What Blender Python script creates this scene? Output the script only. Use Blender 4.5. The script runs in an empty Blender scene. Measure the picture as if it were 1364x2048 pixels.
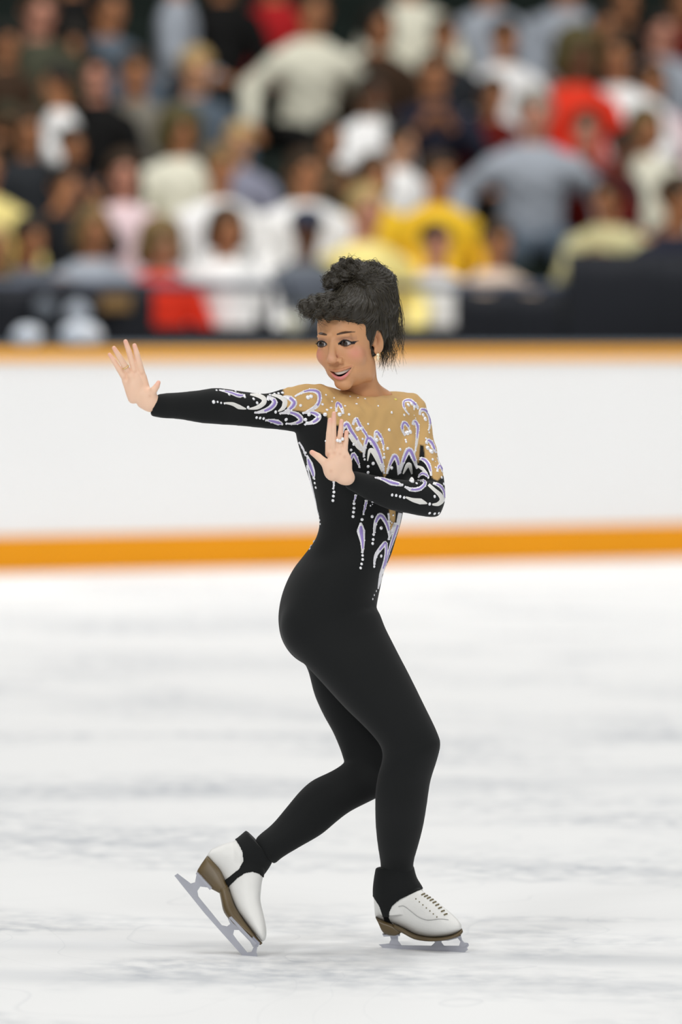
import bpy, bmesh, math, random
import numpy as np
from mathutils import Vector, Matrix
from mathutils.bvhtree import BVHTree
from mathutils.geometry import delaunay_2d_cdt
random.seed(7); np.random.seed(7)
SC = bpy.context.scene
COL = SC.collection

# ------------------------------------------------------------------ camera
F = 17000.0                      # focal length in pixels of the 1364 x 2048 frame (300 mm tele lens)
CAM_Z = 1.74
PITCH = math.atan(614 / F)
ROLL = 17.6 / 1364
fwd = Vector((0, math.cos(PITCH), -math.sin(PITCH)))
right0 = Vector((1, 0, 0)); up0 = right0.cross(fwd)
RGT = right0 * math.cos(ROLL) + up0 * math.sin(ROLL)
UPV = up0 * math.cos(ROLL) - right0 * math.sin(ROLL)
CAMPOS = Vector((0, 0, CAM_Z))
cd = bpy.data.cameras.new('camera'); cam = bpy.data.objects.new('camera', cd); COL.objects.link(cam)
cd.sensor_fit = 'VERTICAL'; cd.sensor_height = 36.0; cd.lens = F / 2048 * 36.0
cd.clip_start = 0.5; cd.clip_end = 200
cam.matrix_world = Matrix(((RGT.x, UPV.x, -fwd.x, 0), (RGT.y, UPV.y, -fwd.y, 0), (RGT.z, UPV.z, -fwd.z, CAM_Z), (0, 0, 0, 1)))
D0 = 19.88                       # distance of the skater
cd.dof.use_dof = True; cd.dof.focus_distance = D0 - 0.12; cd.dof.aperture_fstop = 2.85
SC.camera = cam
SC.view_settings.view_transform = 'Standard'; SC.view_settings.look = 'None'
SC.view_settings.gamma = 1.0; SC.view_settings.use_curve_mapping = False
SC.view_settings.exposure = 0.0

# ------------------------------------------------------------------ world, arena lamps, added fill for the stands
LK = 0.185
wd = bpy.data.worlds.new('arena_air'); SC.world = wd; wd.use_nodes = True
bg = wd.node_tree.nodes['Background']; bg.inputs[0].default_value = (0.93, 0.97, 1.0, 1); bg.inputs[1].default_value = 0.12
def area(x, y, z, sx, sy, power, tgt=None, colr=(1, 0.985, 0.96)):
    l = bpy.data.lights.new('arena_or_fill_lamp', 'AREA'); l.shape = 'RECTANGLE'; l.size = sx; l.size_y = sy
    l.energy = power; l.color = colr
    o = bpy.data.objects.new('arena_or_fill_lamp', l); COL.objects.link(o); o.location = (x, y, z)
    if tgt is not None:
        o.rotation_euler = (Vector(tgt) - Vector((x, y, z))).to_track_quat('-Z', 'Y').to_euler()
    return o
for ax, ay in [(-9, 8), (3, 6), (12, 13), (-11, 22), (0, 24), (11, 25), (-9, 36), (2, 37), (12, 38)]:
    area(ax, ay, 15, 4.5, 4.5, (4500 if ay < 15 else 3300) * LK)
area(-8, 1, 11, 3, 3, 6500 * LK, tgt=(0, 20, 1))        # spot bank above the camera end
area(7, -3, 13, 3, 3, 2300 * LK, tgt=(0, 20, 1))
area(-6, 39.5, 12, 5, 3, 2900 * LK, tgt=(0, 46, 2.5))      # added pair of fill lamps for the crowd, set back off the boards
area(8, 41, 12, 5, 3, 2900 * LK, tgt=(0, 46, 2.5))

# ------------------------------------------------------------------ helpers
def W(px, py, d=0.0):
    """world point that the photo shows at pixel (px,py), on the plane d metres behind the skater's plane"""
    v = fwd + RGT * ((px - 682) / F) + UPV * ((1024 - py) / F)
    return CAMPOS + v * ((D0 + d) / v.y)
def PX(p):
    v = Vector(p) - CAMPOS; z = v.dot(fwd)
    return 682 + v.dot(RGT) / z * F, 1024 - v.dot(UPV) / z * F
def PXn(P):
    V = P - np.array(CAMPOS); z = V @ np.array(fwd)
    return 682 + (V @ np.array(RGT)) / z * F, 1024 - (V @ np.array(UPV)) / z * F
def tag(o, label=None, cat=None, group=None, kind=None):
    if label: o['label'] = label
    if cat: o['category'] = cat
    if group: o['group'] = group
    if kind: o['kind'] = kind
    return o
def empty(name, loc=(0, 0, 0), rz=0.0):
    o = bpy.data.objects.new(name, None); COL.objects.link(o); o.location = loc; o.rotation_euler = (0, 0, rz)
    o.empty_display_size = 0.2
    return o
def link_mesh(name, me, parent=None, mats=(), smooth=True):
    o = bpy.data.objects.new(name, me); COL.objects.link(o)
    if parent is not None:
        o.parent = parent
        bpy.context.view_layer.update()
        o.matrix_parent_inverse = parent.matrix_world.inverted()
    for m in mats: me.materials.append(m)
    if smooth: me.shade_smooth()
    return o
def np_mesh(name, V, Fq):
    me = bpy.data.meshes.new(name); V = np.asarray(V, np.float32)
    if isinstance(Fq, np.ndarray) and Fq.ndim == 2:
        n, k = Fq.shape
        me.vertices.add(len(V)); me.vertices.foreach_set('co', V.ravel())
        me.loops.add(n * k); me.loops.foreach_set('vertex_index', Fq.astype(np.int32).ravel())
        me.polygons.add(n); me.polygons.foreach_set('loop_start', np.arange(0, n * k, k, dtype=np.int32))
        me.polygons.foreach_set('loop_total', np.full(n, k, np.int32))
        me.update(calc_edges=True)
    else:
        me.from_pydata([tuple(v) for v in V], [], [tuple(f) for f in Fq]); me.update()
    return me
class MB:
    def __init__(s): s.v = []; s.f = []; s.m = []
    def add(s, V, Fs, mat=0):
        b = len(s.v); s.v += [tuple(v) for v in V]; s.f += [tuple(i + b for i in f) for f in Fs]; s.m += [mat] * len(Fs)
    def box(s, c, h, ax=None, mat=0):
        c = Vector(c); X, Y, Z = ax if ax else (Vector((1, 0, 0)), Vector((0, 1, 0)), Vector((0, 0, 1)))
        V = [c + X * (i * h[0]) + Y * (j * h[1]) + Z * (k * h[2]) for i in (-1, 1) for j in (-1, 1) for k in (-1, 1)]
        s.add(V, [(0, 1, 3, 2), (4, 6, 7, 5), (0, 4, 5, 1), (2, 3, 7, 6), (0, 2, 6, 4), (1, 5, 7, 3)], mat)
    def tube(s, pts, rad, n=8, mat=0, caps=True):
        pts = [Vector(p) for p in pts]; m = len(pts)
        if not hasattr(rad, '__len__'): rad = [rad] * m
        V = []; ref = Vector((0.13, 0.21, 0.97))
        for i, p in enumerate(pts):
            t = (pts[min(i + 1, m - 1)] - pts[max(i - 1, 0)]).normalized()
            a = t.cross(ref)
            if a.length < 1e-3: a = t.cross(Vector((1, 0, 0)))
            a.normalize(); b = t.cross(a)
            V += [p + a * (rad[i] * math.cos(2 * math.pi * k / n)) + b * (rad[i] * math.sin(2 * math.pi * k / n)) for k in range(n)]
        Fs = [(i * n + k, i * n + (k + 1) % n, (i + 1) * n + (k + 1) % n, (i + 1) * n + k) for i in range(m - 1) for k in range(n)]
        if caps: Fs += [tuple(range(n))[::-1], tuple((m - 1) * n + k for k in range(n))]
        s.add(V, Fs, mat)
    def prism(s, poly, off, mat=0):
        """poly: world points of one face, off: Vector from that face to the other"""
        n = len(poly); V = [Vector(p) for p in poly] + [Vector(p) + off for p in poly]
        s.add(V, [tuple(range(n)), tuple(range(n, 2 * n))[::-1]] + [(i, i + n, (i + 1) % n + n, (i + 1) % n) for i in range(n)], mat)
    def ball(s, c, r, n=8, m=5, mat=0, sc=(1, 1, 1), ax=None):
        c = Vector(c); X, Y, Z = ax if ax else (Vector((1, 0, 0)), Vector((0, 1, 0)), Vector((0, 0, 1)))
        V = [c + Z * (r * sc[2])]
        for i in range(1, m):
            th = math.pi * i / m
            V += [c + X * (r * sc[0] * math.sin(th) * math.cos(2 * math.pi * k / n)) + Y * (r * sc[1] * math.sin(th) * math.sin(2 * math.pi * k / n)) + Z * (r * sc[2] * math.cos(th)) for k in range(n)]
        V.append(c - Z * (r * sc[2]))
        Fs = [(0, 1 + k, 1 + (k + 1) % n) for k in range(n)]
        for i in range(m - 2): Fs += [(1 + i * n + k, 1 + (i + 1) * n + k, 1 + (i + 1) * n + (k + 1) % n, 1 + i * n + (k + 1) % n) for k in range(n)]
        L = len(V) - 1; Fs += [(L, 1 + (m - 2) * n + (k + 1) % n, 1 + (m - 2) * n + k) for k in range(n)]
        s.add(V, Fs, mat)
    def build(s, name, mats, parent=None, smooth=False, bevel=0):
        me = bpy.data.meshes.new(name); me.from_pydata(s.v, [], s.f)
        if not isinstance(mats, (list, tuple)): mats = [mats]
        o = link_mesh(name, me, parent, mats, smooth)
        me.polygons.foreach_set('material_index', s.m)
        bm = bmesh.new(); bm.from_mesh(me); bmesh.ops.recalc_face_normals(bm, faces=bm.faces); bm.to_mesh(me); bm.free()
        if bevel:
            b = o.modifiers.new('bevel', 'BEVEL'); b.width = bevel; b.segments = 2; b.limit_method = 'ANGLE'
        return o
def catmull(P, sub):
    P = np.asarray(P, float); n = len(P); out = []
    for i in range(n - 1):
        p0 = P[max(i - 1, 0)]; p1 = P[i]; p2 = P[i + 1]; p3 = P[min(i + 2, n - 1)]
        for j in range(sub):
            t = j / sub
            out.append(0.5 * ((2 * p1) + (-p0 + p2) * t + (2 * p0 - 5 * p1 + 4 * p2 - p3) * t * t + (-p0 + 3 * p1 - 3 * p2 + p3) * t ** 3))
    out.append(P[-1]); return np.array(out)
# signed distance helpers ---------------------------------------------------
def grid(lo, hi, h):
    lo = np.array(lo, float); hi = np.array(hi, float); n = np.ceil((hi - lo) / h).astype(int) + 1
    ax = [(lo[i] + h * np.arange(n[i])).astype(np.float32) for i in range(3)]
    X, Y, Z = np.meshgrid(*ax, indexing='ij'); return lo, h, X, Y, Z
def s_ell(G, c, r, R=None):
    X, Y, Z = G; x = X - c[0]; y = Y - c[1]; z = Z - c[2]
    if R is not None:
        x, y, z = (R[0][0] * x + R[0][1] * y + R[0][2] * z, R[1][0] * x + R[1][1] * y + R[1][2] * z, R[2][0] * x + R[2][1] * y + R[2][2] * z)
    k0 = np.sqrt((x / r[0]) ** 2 + (y / r[1]) ** 2 + (z / r[2]) ** 2) + 1e-6
    k1 = np.sqrt((x / r[0] ** 2) ** 2 + (y / r[1] ** 2) ** 2 + (z / r[2] ** 2) ** 2) + 1e-6
    return k0 * (k0 - 1) / k1
def s_cone(G, a, b, r1, r2):
    X, Y, Z = G; ax, ay, az = a; bx, by, bz = b[0] - ax, b[1] - ay, b[2] - az
    L = bx * bx + by * by + bz * bz + 1e-12
    t = np.clip(((X - ax) * bx + (Y - ay) * by + (Z - az) * bz) / L, 0, 1)
    return np.sqrt((X - ax - t * bx) ** 2 + (Y - ay - t * by) ** 2 + (Z - az - t * bz) ** 2) - (r1 + (r2 - r1) * t)
def s_chain(G, pts, rs, k=0.0):
    d = None
    for i in range(len(pts) - 1):
        e = s_cone(G, pts[i], pts[i + 1], rs[i], rs[i + 1]); d = e if d is None else smin(d, e, k)
    return d
def smin(a, b, k):
    if k <= 0: return np.minimum(a, b)
    h = np.clip(0.5 + 0.5 * (b - a) / k, 0, 1); return b * (1 - h) + a * h - k * h * (1 - h)
def smax(a, b, k): return -smin(-a, -b, k)
def surface_nets(D, lo, h):
    s = D < 0; nx, ny, nz = D.shape
    c = np.zeros((nx - 1, ny - 1, nz - 1), np.uint8)
    for i in (0, 1):
        for j in (0, 1):
            for k in (0, 1): c += s[i:nx - 1 + i, j:ny - 1 + j, k:nz - 1 + k]
    act = (c > 0) & (c < 8); I = np.argwhere(act); idx = np.full(act.shape, -1, np.int64); idx[act] = np.arange(len(I))
    acc = np.zeros((len(I), 3)); cnt = np.zeros(len(I))
    cor = [(i, j, k) for i in (0, 1) for j in (0, 1) for k in (0, 1)]
    for a in cor:
        for ax in range(3):
            if a[ax]: continue
            b = list(a); b[ax] = 1
            da = D[I[:, 0] + a[0], I[:, 1] + a[1], I[:, 2] + a[2]]; db = D[I[:, 0] + b[0], I[:, 1] + b[1], I[:, 2] + b[2]]
            m = (da < 0) != (db < 0); t = np.where(m, da / np.where(m, da - db, 1), 0)
            p = np.tile(np.array(a, float), (len(I), 1)); p[:, ax] += t
            acc[m] += p[m]; cnt[m] += 1
    V = np.array(lo) + (I + acc / cnt[:, None]) * h
    quads = []
    for ax in range(3):
        u, v = (ax + 1) % 3, (ax + 2) % 3
        sl0 = [slice(None)] * 3; sl1 = [slice(None)] * 3; sl0[ax] = slice(0, -1); sl1[ax] = slice(1, None)
        A = s[tuple(sl0)]; B = s[tuple(sl1)]
        E = np.argwhere(A != B); E = E[(E[:, u] > 0) & (E[:, v] > 0) & (E[:, u] < D.shape[u] - 1) & (E[:, v] < D.shape[v] - 1)]
        def g(du, dv):
            q = E.copy(); q[:, u] -= du; q[:, v] -= dv; return idx[q[:, 0], q[:, 1], q[:, 2]]
        Q = np.stack([g(1, 1), g(0, 1), g(0, 0), g(1, 0)], 1)
        fl = ~A[E[:, 0], E[:, 1], E[:, 2]]; Q[fl] = Q[fl][:, ::-1]; quads.append(Q)
    Q = np.concatenate(quads); Q = Q[(Q >= 0).all(1)]
    return V, Q
def lap_smooth(V, Q, it, w=0.5, mask=None):
    e = np.concatenate([Q[:, [i, (i + 1) % Q.shape[1]]] for i in range(Q.shape[1])])
    n = len(V); V = V.copy()
    deg = np.bincount(e[:, 0], minlength=n) + np.bincount(e[:, 1], minlength=n)
    for _ in range(it):
        S = np.stack([np.bincount(e[:, 0], V[e[:, 1], k], n) + np.bincount(e[:, 1], V[e[:, 0], k], n) for k in range(3)], 1)
        dlt = (S / np.maximum(deg, 1)[:, None] - V) * w
        if mask is not None: dlt *= mask[:, None]
        V += dlt
    return V
def normals(V, Q):
    n = np.cross(V[Q[:, 2]] - V[Q[:, 0]], V[Q[:, 3]] - V[Q[:, 1]]) if Q.shape[1] == 4 else np.cross(V[Q[:, 1]] - V[Q[:, 0]], V[Q[:, 2]] - V[Q[:, 0]])
    N = np.stack([sum(np.bincount(Q[:, j], n[:, k], len(V)) for j in range(Q.shape[1])) for k in range(3)], 1)
    return N / (np.linalg.norm(N, axis=1)[:, None] + 1e-12)
def compact(V, Q, keep):
    Q = Q[keep]; u, inv = np.unique(Q, return_inverse=True); return V[u], inv.reshape(Q.shape), u
def in_poly(x, y, poly):
    r = np.zeros(x.shape, bool); n = len(poly)
    for i in range(n):
        x1, y1 = poly[i]; x2, y2 = poly[(i + 1) % n]
        if y1 == y2: continue
        c = ((y1 > y) != (y2 > y)) & (x < (x2 - x1) * (y - y1) / (y2 - y1) + x1); r ^= c
    return r
def poly_sd(x, y, poly):
    d = np.full(x.shape, 1e9); n = len(poly)
    for i in range(n):
        x1, y1 = poly[i]; x2, y2 = poly[(i + 1) % n]; L = (x2 - x1) ** 2 + (y2 - y1) ** 2 + 1e-9
        t = np.clip(((x - x1) * (x2 - x1) + (y - y1) * (y2 - y1)) / L, 0, 1)
        d = np.minimum(d, np.hypot(x - x1 - t * (x2 - x1), y - y1 - t * (y2 - y1)))
    return np.where(in_poly(x, y, poly), d, -d)
def col_attr(me, C, name='tint'):
    a = me.color_attributes.new(name, 'FLOAT_COLOR', 'POINT'); C = np.asarray(C, np.float32)
    if C.shape[1] == 3: C = np.concatenate([C, np.ones((len(C), 1), np.float32)], 1)
    a.data.foreach_set('color', C.ravel())
# materials ---------------------------------------------------------------
def lin(r, g, b):
    f = lambda c: (c / 255) / 12.92 if c <= 10 else (((c / 255) + 0.055) / 1.055) ** 2.4
    return (f(r), f(g), f(b))
def mat(name, col, rough=0.6, metal=0.0, spec=0.3, bump=None, sheen=0.0, attr=None, var=None, sss=0.0):
    m = bpy.data.materials.new(name); m.use_nodes = True; nt = m.node_tree; b = nt.nodes['Principled BSDF']
    b.inputs['Base Color'].default_value = (*col, 1); b.inputs['Roughness'].default_value = rough
    b.inputs['Metallic'].default_value = metal; b.inputs['Specular IOR Level'].default_value = spec
    b.inputs['Sheen Weight'].default_value = sheen
    if sss: b.inputs['Subsurface Weight'].default_value = sss; b.inputs['Subsurface Scale'].default_value = 0.01
    tc = nt.nodes.new('ShaderNodeTexCoord')
    if attr:
        a = nt.nodes.new('ShaderNodeAttribute'); a.attribute_name = attr; nt.links.new(a.outputs['Color'], b.inputs['Base Color'])
    elif var:                                            # (scale, amount) of mottling in the thing's own colour
        n = nt.nodes.new('ShaderNodeTexNoise'); n.inputs['Scale'].default_value = var[0]; n.inputs['Detail'].default_value = 4
        nt.links.new(tc.outputs['Object'], n.inputs['Vector'])
        r = nt.nodes.new('ShaderNodeMix'); r.data_type = 'RGBA'
        r.inputs[6].default_value = (*[c * (1 - var[1]) for c in col], 1); r.inputs[7].default_value = (*[min(1, c * (1 + var[1])) for c in col], 1)
        nt.links.new(n.outputs['Fac'], r.inputs[0]); nt.links.new(r.outputs[2], b.inputs['Base Color'])
    if bump:
        n = nt.nodes.new('ShaderNodeTexNoise'); n.inputs['Scale'].default_value = bump[0]; n.inputs['Detail'].default_value = 3
        nt.links.new(tc.outputs['Object'], n.inputs['Vector'])
        bp = nt.nodes.new('ShaderNodeBump'); bp.inputs['Strength'].default_value = bump[1]; bp.inputs['Distance'].default_value = bump[2]
        nt.links.new(n.outputs['Fac'], bp.inputs['Height']); nt.links.new(bp.outputs['Normal'], b.inputs['Normal'])
    return m
# ------------------------------------------------------------------ ice, boards, stands
def ice_mat():
    m = bpy.data.materials.new('ice'); m.use_nodes = True; nt = m.node_tree; N = nt.nodes; L = nt.links
    b = N['Principled BSDF']; tc = N.new('ShaderNodeTexCoord')
    def noise(scale, detail, vec=None, sc=None, dist=0):
        n = N.new('ShaderNodeTexNoise'); n.inputs['Scale'].default_value = scale; n.inputs['Detail'].default_value = detail; n.inputs['Distortion'].default_value = dist
        mp = N.new('ShaderNodeMapping'); mp.inputs['Scale'].default_value = sc or (1, 1, 1); L.new(tc.outputs['Object'], mp.inputs['Vector']); L.new(mp.outputs[0], n.inputs['Vector']); return n
    def ramp(src, p0, c0, p1, c1):
        r = N.new('ShaderNodeValToRGB'); r.color_ramp.elements[0].position = p0; r.color_ramp.elements[0].color = (c0, c0, c0, 1)
        r.color_ramp.elements[1].position = p1; r.color_ramp.elements[1].color = (c1, c1, c1, 1); L.new(src, r.inputs[0]); return r
    big = ramp(noise(1.0, 5, sc=(0.75, 0.9, 1), dist=0.6).outputs['Fac'], 0.47, 0, 0.68, 1)       # worn, wetter patches
    fine = ramp(noise(15, 9, sc=(1, 0.6, 1)).outputs['Fac'], 0.36, 0, 0.70, 1)
    mu = N.new('ShaderNodeMath'); mu.operation = 'MULTIPLY'; L.new(big.outputs[0], mu.inputs[0]); L.new(fine.outputs[0], mu.inputs[1])
    # thin skate tracks: narrow level sets of a soft noise
    tr = noise(0.55, 1.5, sc=(1, 0.8, 1), dist=0.8)
    s = N.new('ShaderNodeMath'); s.operation = 'MULTIPLY'; s.inputs[1].default_value = 11; L.new(tr.outputs['Fac'], s.inputs[0])
    fr = N.new('ShaderNodeMath'); fr.operation = 'FRACT'; L.new(s.outputs[0], fr.inputs[0])
    tr2 = ramp(fr.outputs[0], 0.0, 1, 0.03, 0)
    mu2 = N.new('ShaderNodeMath'); mu2.operation = 'MULTIPLY'; L.new(tr2.outputs[0], mu2.inputs[0]); mu2.inputs[1].default_value = 0.22
    ad = N.new('ShaderNodeMath'); ad.operation = 'ADD'; ad.use_clamp = True; L.new(mu.outputs[0], ad.inputs[0]); L.new(mu2.outputs[0], ad.inputs[1])
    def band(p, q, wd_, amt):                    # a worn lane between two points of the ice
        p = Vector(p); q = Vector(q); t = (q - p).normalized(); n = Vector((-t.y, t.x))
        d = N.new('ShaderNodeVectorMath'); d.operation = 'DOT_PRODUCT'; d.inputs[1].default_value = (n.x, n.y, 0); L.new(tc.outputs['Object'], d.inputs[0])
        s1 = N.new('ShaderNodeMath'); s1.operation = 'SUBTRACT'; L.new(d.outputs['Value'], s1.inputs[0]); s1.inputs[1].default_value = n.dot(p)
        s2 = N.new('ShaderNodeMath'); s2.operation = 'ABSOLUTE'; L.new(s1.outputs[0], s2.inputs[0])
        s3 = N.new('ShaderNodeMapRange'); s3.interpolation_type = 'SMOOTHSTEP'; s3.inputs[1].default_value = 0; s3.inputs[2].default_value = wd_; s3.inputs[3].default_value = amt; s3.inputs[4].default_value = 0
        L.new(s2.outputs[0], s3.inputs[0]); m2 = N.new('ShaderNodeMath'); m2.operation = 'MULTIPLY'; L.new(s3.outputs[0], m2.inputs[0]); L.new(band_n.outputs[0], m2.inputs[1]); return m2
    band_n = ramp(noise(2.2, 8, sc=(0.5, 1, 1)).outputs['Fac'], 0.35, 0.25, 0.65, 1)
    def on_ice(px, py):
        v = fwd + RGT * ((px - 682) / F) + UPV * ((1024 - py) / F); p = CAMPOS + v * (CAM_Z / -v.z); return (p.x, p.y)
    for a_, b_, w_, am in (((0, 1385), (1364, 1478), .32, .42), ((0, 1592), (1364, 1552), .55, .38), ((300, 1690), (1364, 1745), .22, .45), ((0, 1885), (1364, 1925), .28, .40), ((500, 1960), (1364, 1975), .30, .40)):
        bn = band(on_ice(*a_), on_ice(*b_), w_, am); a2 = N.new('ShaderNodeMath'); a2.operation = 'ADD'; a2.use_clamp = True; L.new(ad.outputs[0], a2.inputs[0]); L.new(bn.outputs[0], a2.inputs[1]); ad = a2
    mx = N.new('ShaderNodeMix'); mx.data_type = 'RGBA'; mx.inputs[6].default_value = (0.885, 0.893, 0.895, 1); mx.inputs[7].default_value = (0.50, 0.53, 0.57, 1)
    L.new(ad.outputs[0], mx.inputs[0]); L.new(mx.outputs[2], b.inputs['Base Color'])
    b.inputs['Roughness'].default_value = 0.42; b.inputs['Specular IOR Level'].default_value = 0.12
    bp = N.new('ShaderNodeBump'); bp.inputs['Strength'].default_value = 0.25; bp.inputs['Distance'].default_value = 0.004
    L.new(noise(40, 4).outputs['Fac'], bp.inputs['Height']); L.new(bp.outputs[0], b.inputs['Normal'])
    return m
M = {}
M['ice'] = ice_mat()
M['board'] = mat('white_board', (0.86, 0.865, 0.87), 0.4, var=(1.2, 0.015))
M['orange'] = mat('orange_plastic', lin(233, 153, 0), 0.4, var=(2, 0.04))
M['orange_top'] = mat('orange_cap', lin(240, 168, 30), 0.4)
M['ledge'] = mat('grey_ledge', lin(120, 135, 150), 0.5)
M['tier'] = mat('dark_concrete', (0.018, 0.019, 0.018), 0.8, var=(3, 0.3), bump=(30, 0.3, 0.01))
M['bench'] = mat('dark_green_bench', (0.010, 0.018, 0.014), 0.6)
M['dark'] = mat('dark_navy_panel', (0.016, 0.018, 0.024), 0.7, var=(2, 0.3))
M['rail'] = mat('blue_grey_rail', lin(88, 95, 112), 0.5, spec=0.4)

U = Vector((0.766, 0.643, 0)).normalized()      # direction along the boards
NN = Vector((U.y, -U.x, 0))                      # towards the rink
UP = Vector((0, 0, 1))
P0 = Vector((0, 41.0, 0))                        # a point of the board's foot, straight ahead

mb = MB()
nx, ny = 12, 16
x0, x1, y0, y1 = -30, 30, -6, 41.2
# the ice sheet stops under the boards
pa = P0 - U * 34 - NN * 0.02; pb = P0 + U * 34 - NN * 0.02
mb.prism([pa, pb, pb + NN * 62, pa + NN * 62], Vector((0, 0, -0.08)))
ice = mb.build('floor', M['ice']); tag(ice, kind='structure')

def along(a, b, n0, n1, z0, z1):                 # box between u=a..b, n=n0..n1 (towards rink), z0..z1
    c = P0 + U * ((a + b) / 2) + NN * ((n0 + n1) / 2) + UP * ((z0 + z1) / 2)
    return c, ((b - a) / 2, (n1 - n0) / 2, (z1 - z0) / 2), (U, NN, UP)
rb = empty('rink_board', P0)
tag(rb, 'long white rink barrier with orange kick strip and orange top edge, behind the skater', 'barrier')
m_ = MB(); m_.box(*along(-22, 22, -0.07, 0.0, 0.0, 1.01)); m_.build('panel', M['board'], rb)
m_ = MB(); m_.box(*along(-22, 22, 0.0, 0.012, 0.002, 0.172)); m_.build('kick_strip', M['orange'], rb, bevel=0.003)
m_ = MB(); m_.box(*along(-22, 22, -0.08, 0.02, 0.992, 1.048)); m_.build('top_rail', M['orange_top'], rb, bevel=0.012)
m_ = MB(); m_.box(*along(-22, 22, -0.30, -0.081, 1.035, 1.064)); m_.build('ledge', M['ledge'], rb, bevel=0.004)

# walkway and tiers
ROW0 = -1.55        # n of the front edge of the lowest tier
TREAD = 0.86; RISE = 0.285; Z0T = 0.42; NROW = 9
m_ = MB(); m_.box(*along(-22, 22, ROW0, -0.09, -0.08, 0.02)); tag(m_.build('walkway', M['tier']), kind='structure')
m_ = MB()
for k in range(NROW):
    m_.box(*along(-22, 22, ROW0 - TREAD * (k + 1), ROW0 - TREAD * k, -0.08, Z0T + RISE * k))
m_.box(*along(-22, 22, ROW0 - TREAD * NROW - 1.5, ROW0 - TREAD * NROW, -0.08, Z0T + RISE * NROW + 2.4))
tag(m_.build('seating_tiers', M['tier']), kind='structure')
ordn = ['lowest', 'second', 'third', 'fourth', 'fifth', 'sixth', 'seventh', 'eighth', 'ninth']
for k in range(NROW):
    z = Z0T + RISE * k; n1 = ROW0 - TREAD * k - 0.42
    b = empty('bleacher_bench', P0 + NN * n1 + UP * z)
    tag(b, 'dark bleacher bench of the %s row of the stands' % ordn[k], 'bench', 'bleacher benches in the stands')
    m_ = MB(); m_.box(*along(-21, 21, n1 - 0.30, n1, z + 0.385, z + 0.425)); m_.build('seat', M['bench'], b, bevel=0.008)
    m_ = MB(); m_.box(*along(-21, 21, n1 - 0.36, n1 - 0.33, z + 0.5, z + 0.74)); m_.build('backrest', M['bench'], b, bevel=0.008)
    for i in range(-8, 9):
        m_ = MB(); c = i * 2.45
        m_.box(*along(c - 0.02, c + 0.02, n1 - 0.28, n1 - 0.05, z, z + 0.385)); m_.box(*along(c - 0.02, c + 0.02, n1 - 0.33, n1 - 0.28, z, z + 0.72))
        m_.build('bracket', M['dark'], b)

# front guard of the stands: posts, top rail, a low dark skirt; higher dark drapes on both sides
RN = -1.05
gr = empty('guard_rail', P0 + NN * RN + UP * 0.02)
tag(gr, 'low dark guard rail with blue-grey top tube in front of the first spectator row', 'railing')
m_ = MB(); m_.tube([P0 + NN * RN + U * a + UP * 1.335 for a in (-20, 20)], 0.024, 10); m_.build('top_tube', M['rail'], gr, True)
m_ = MB(); m_.box(*along(-20, 20, RN - 0.015, RN + 0.015, 0.02, 1.135)); m_.build('skirt_panel', M['dark'], gr)
for i in range(-13, 14):
    m_ = MB(); m_.tube([P0 + NN * RN + U * (i * 1.5 + 0.4) + UP * z for z in (0.02, 1.33)], 0.018, 8); m_.build('post', M['dark'], gr, True)
def u_of(px, n, z=1.2):
    """u along the boards for image column px on the vertical plane n"""
    v = fwd + RGT * ((px - 682) / F) + UPV * ((1024 - 600) / F)
    q = P0 + NN * n; t = (q - CAMPOS).dot(NN) / v.dot(NN); return (CAMPOS + v * t - q).dot(U)
def drape(px0, px1, z1, label, nfold):
    a, b = u_of(px0, RN + 0.06), u_of(px1, RN + 0.06); V = []; n = 60; rows = 10
    for j in range(rows + 1):
        for i in range(n + 1):
            t = i / n; z = z1 - (z1 - 0.35) * j / rows
            w = 0.012 * math.sin(t * nfold * 6.28 + 0.6 * math.sin(t * 9)) * (0.3 + 0.7 * j / rows)
            V.append(P0 + U * (a + (b - a) * t) + NN * (RN + 0.05 + w) + UP * (z + 0.01 * math.sin(t * 14 + 1)))
    Fs = [(j * (n + 1) + i, j * (n + 1) + i + 1, (j + 1) * (n + 1) + i + 1, (j + 1) * (n + 1) + i) for j in range(rows) for i in range(n)]
    m_ = MB(); m_.add(V, Fs); o = m_.build('cloth_drape', M['dark'], None, True)
    s = o.modifiers.new('thickness', 'SOLIDIFY'); s.thickness = 0.006
    tag(o, label, 'drape', 'dark drapes hanging over the guard rail'); return o
drape(-60, 308, 1.335, 'dark navy drape hanging over the guard rail at the left, behind the raised hand', 9)
drape(912, 1128, 1.31, 'dark navy drape on the guard rail right of the skater, below the white shirts', 7)
drape(1134, 1430, 1.50, 'dark navy drape on the guard rail at the far right, tallest of the drapes', 8)
a, b = u_of(1134, RN), u_of(1430, RN)
m_ = MB(); m_.tube([P0 + NN * RN + U * a + UP * 1.3, P0 + NN * RN + U * a + UP * 1.50, P0 + NN * RN + U * b + UP * 1.50, P0 + NN * RN + U * b + UP * 1.3], 0.018, 8); m_.build('raised_tube', M['dark'], gr, True)
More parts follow.
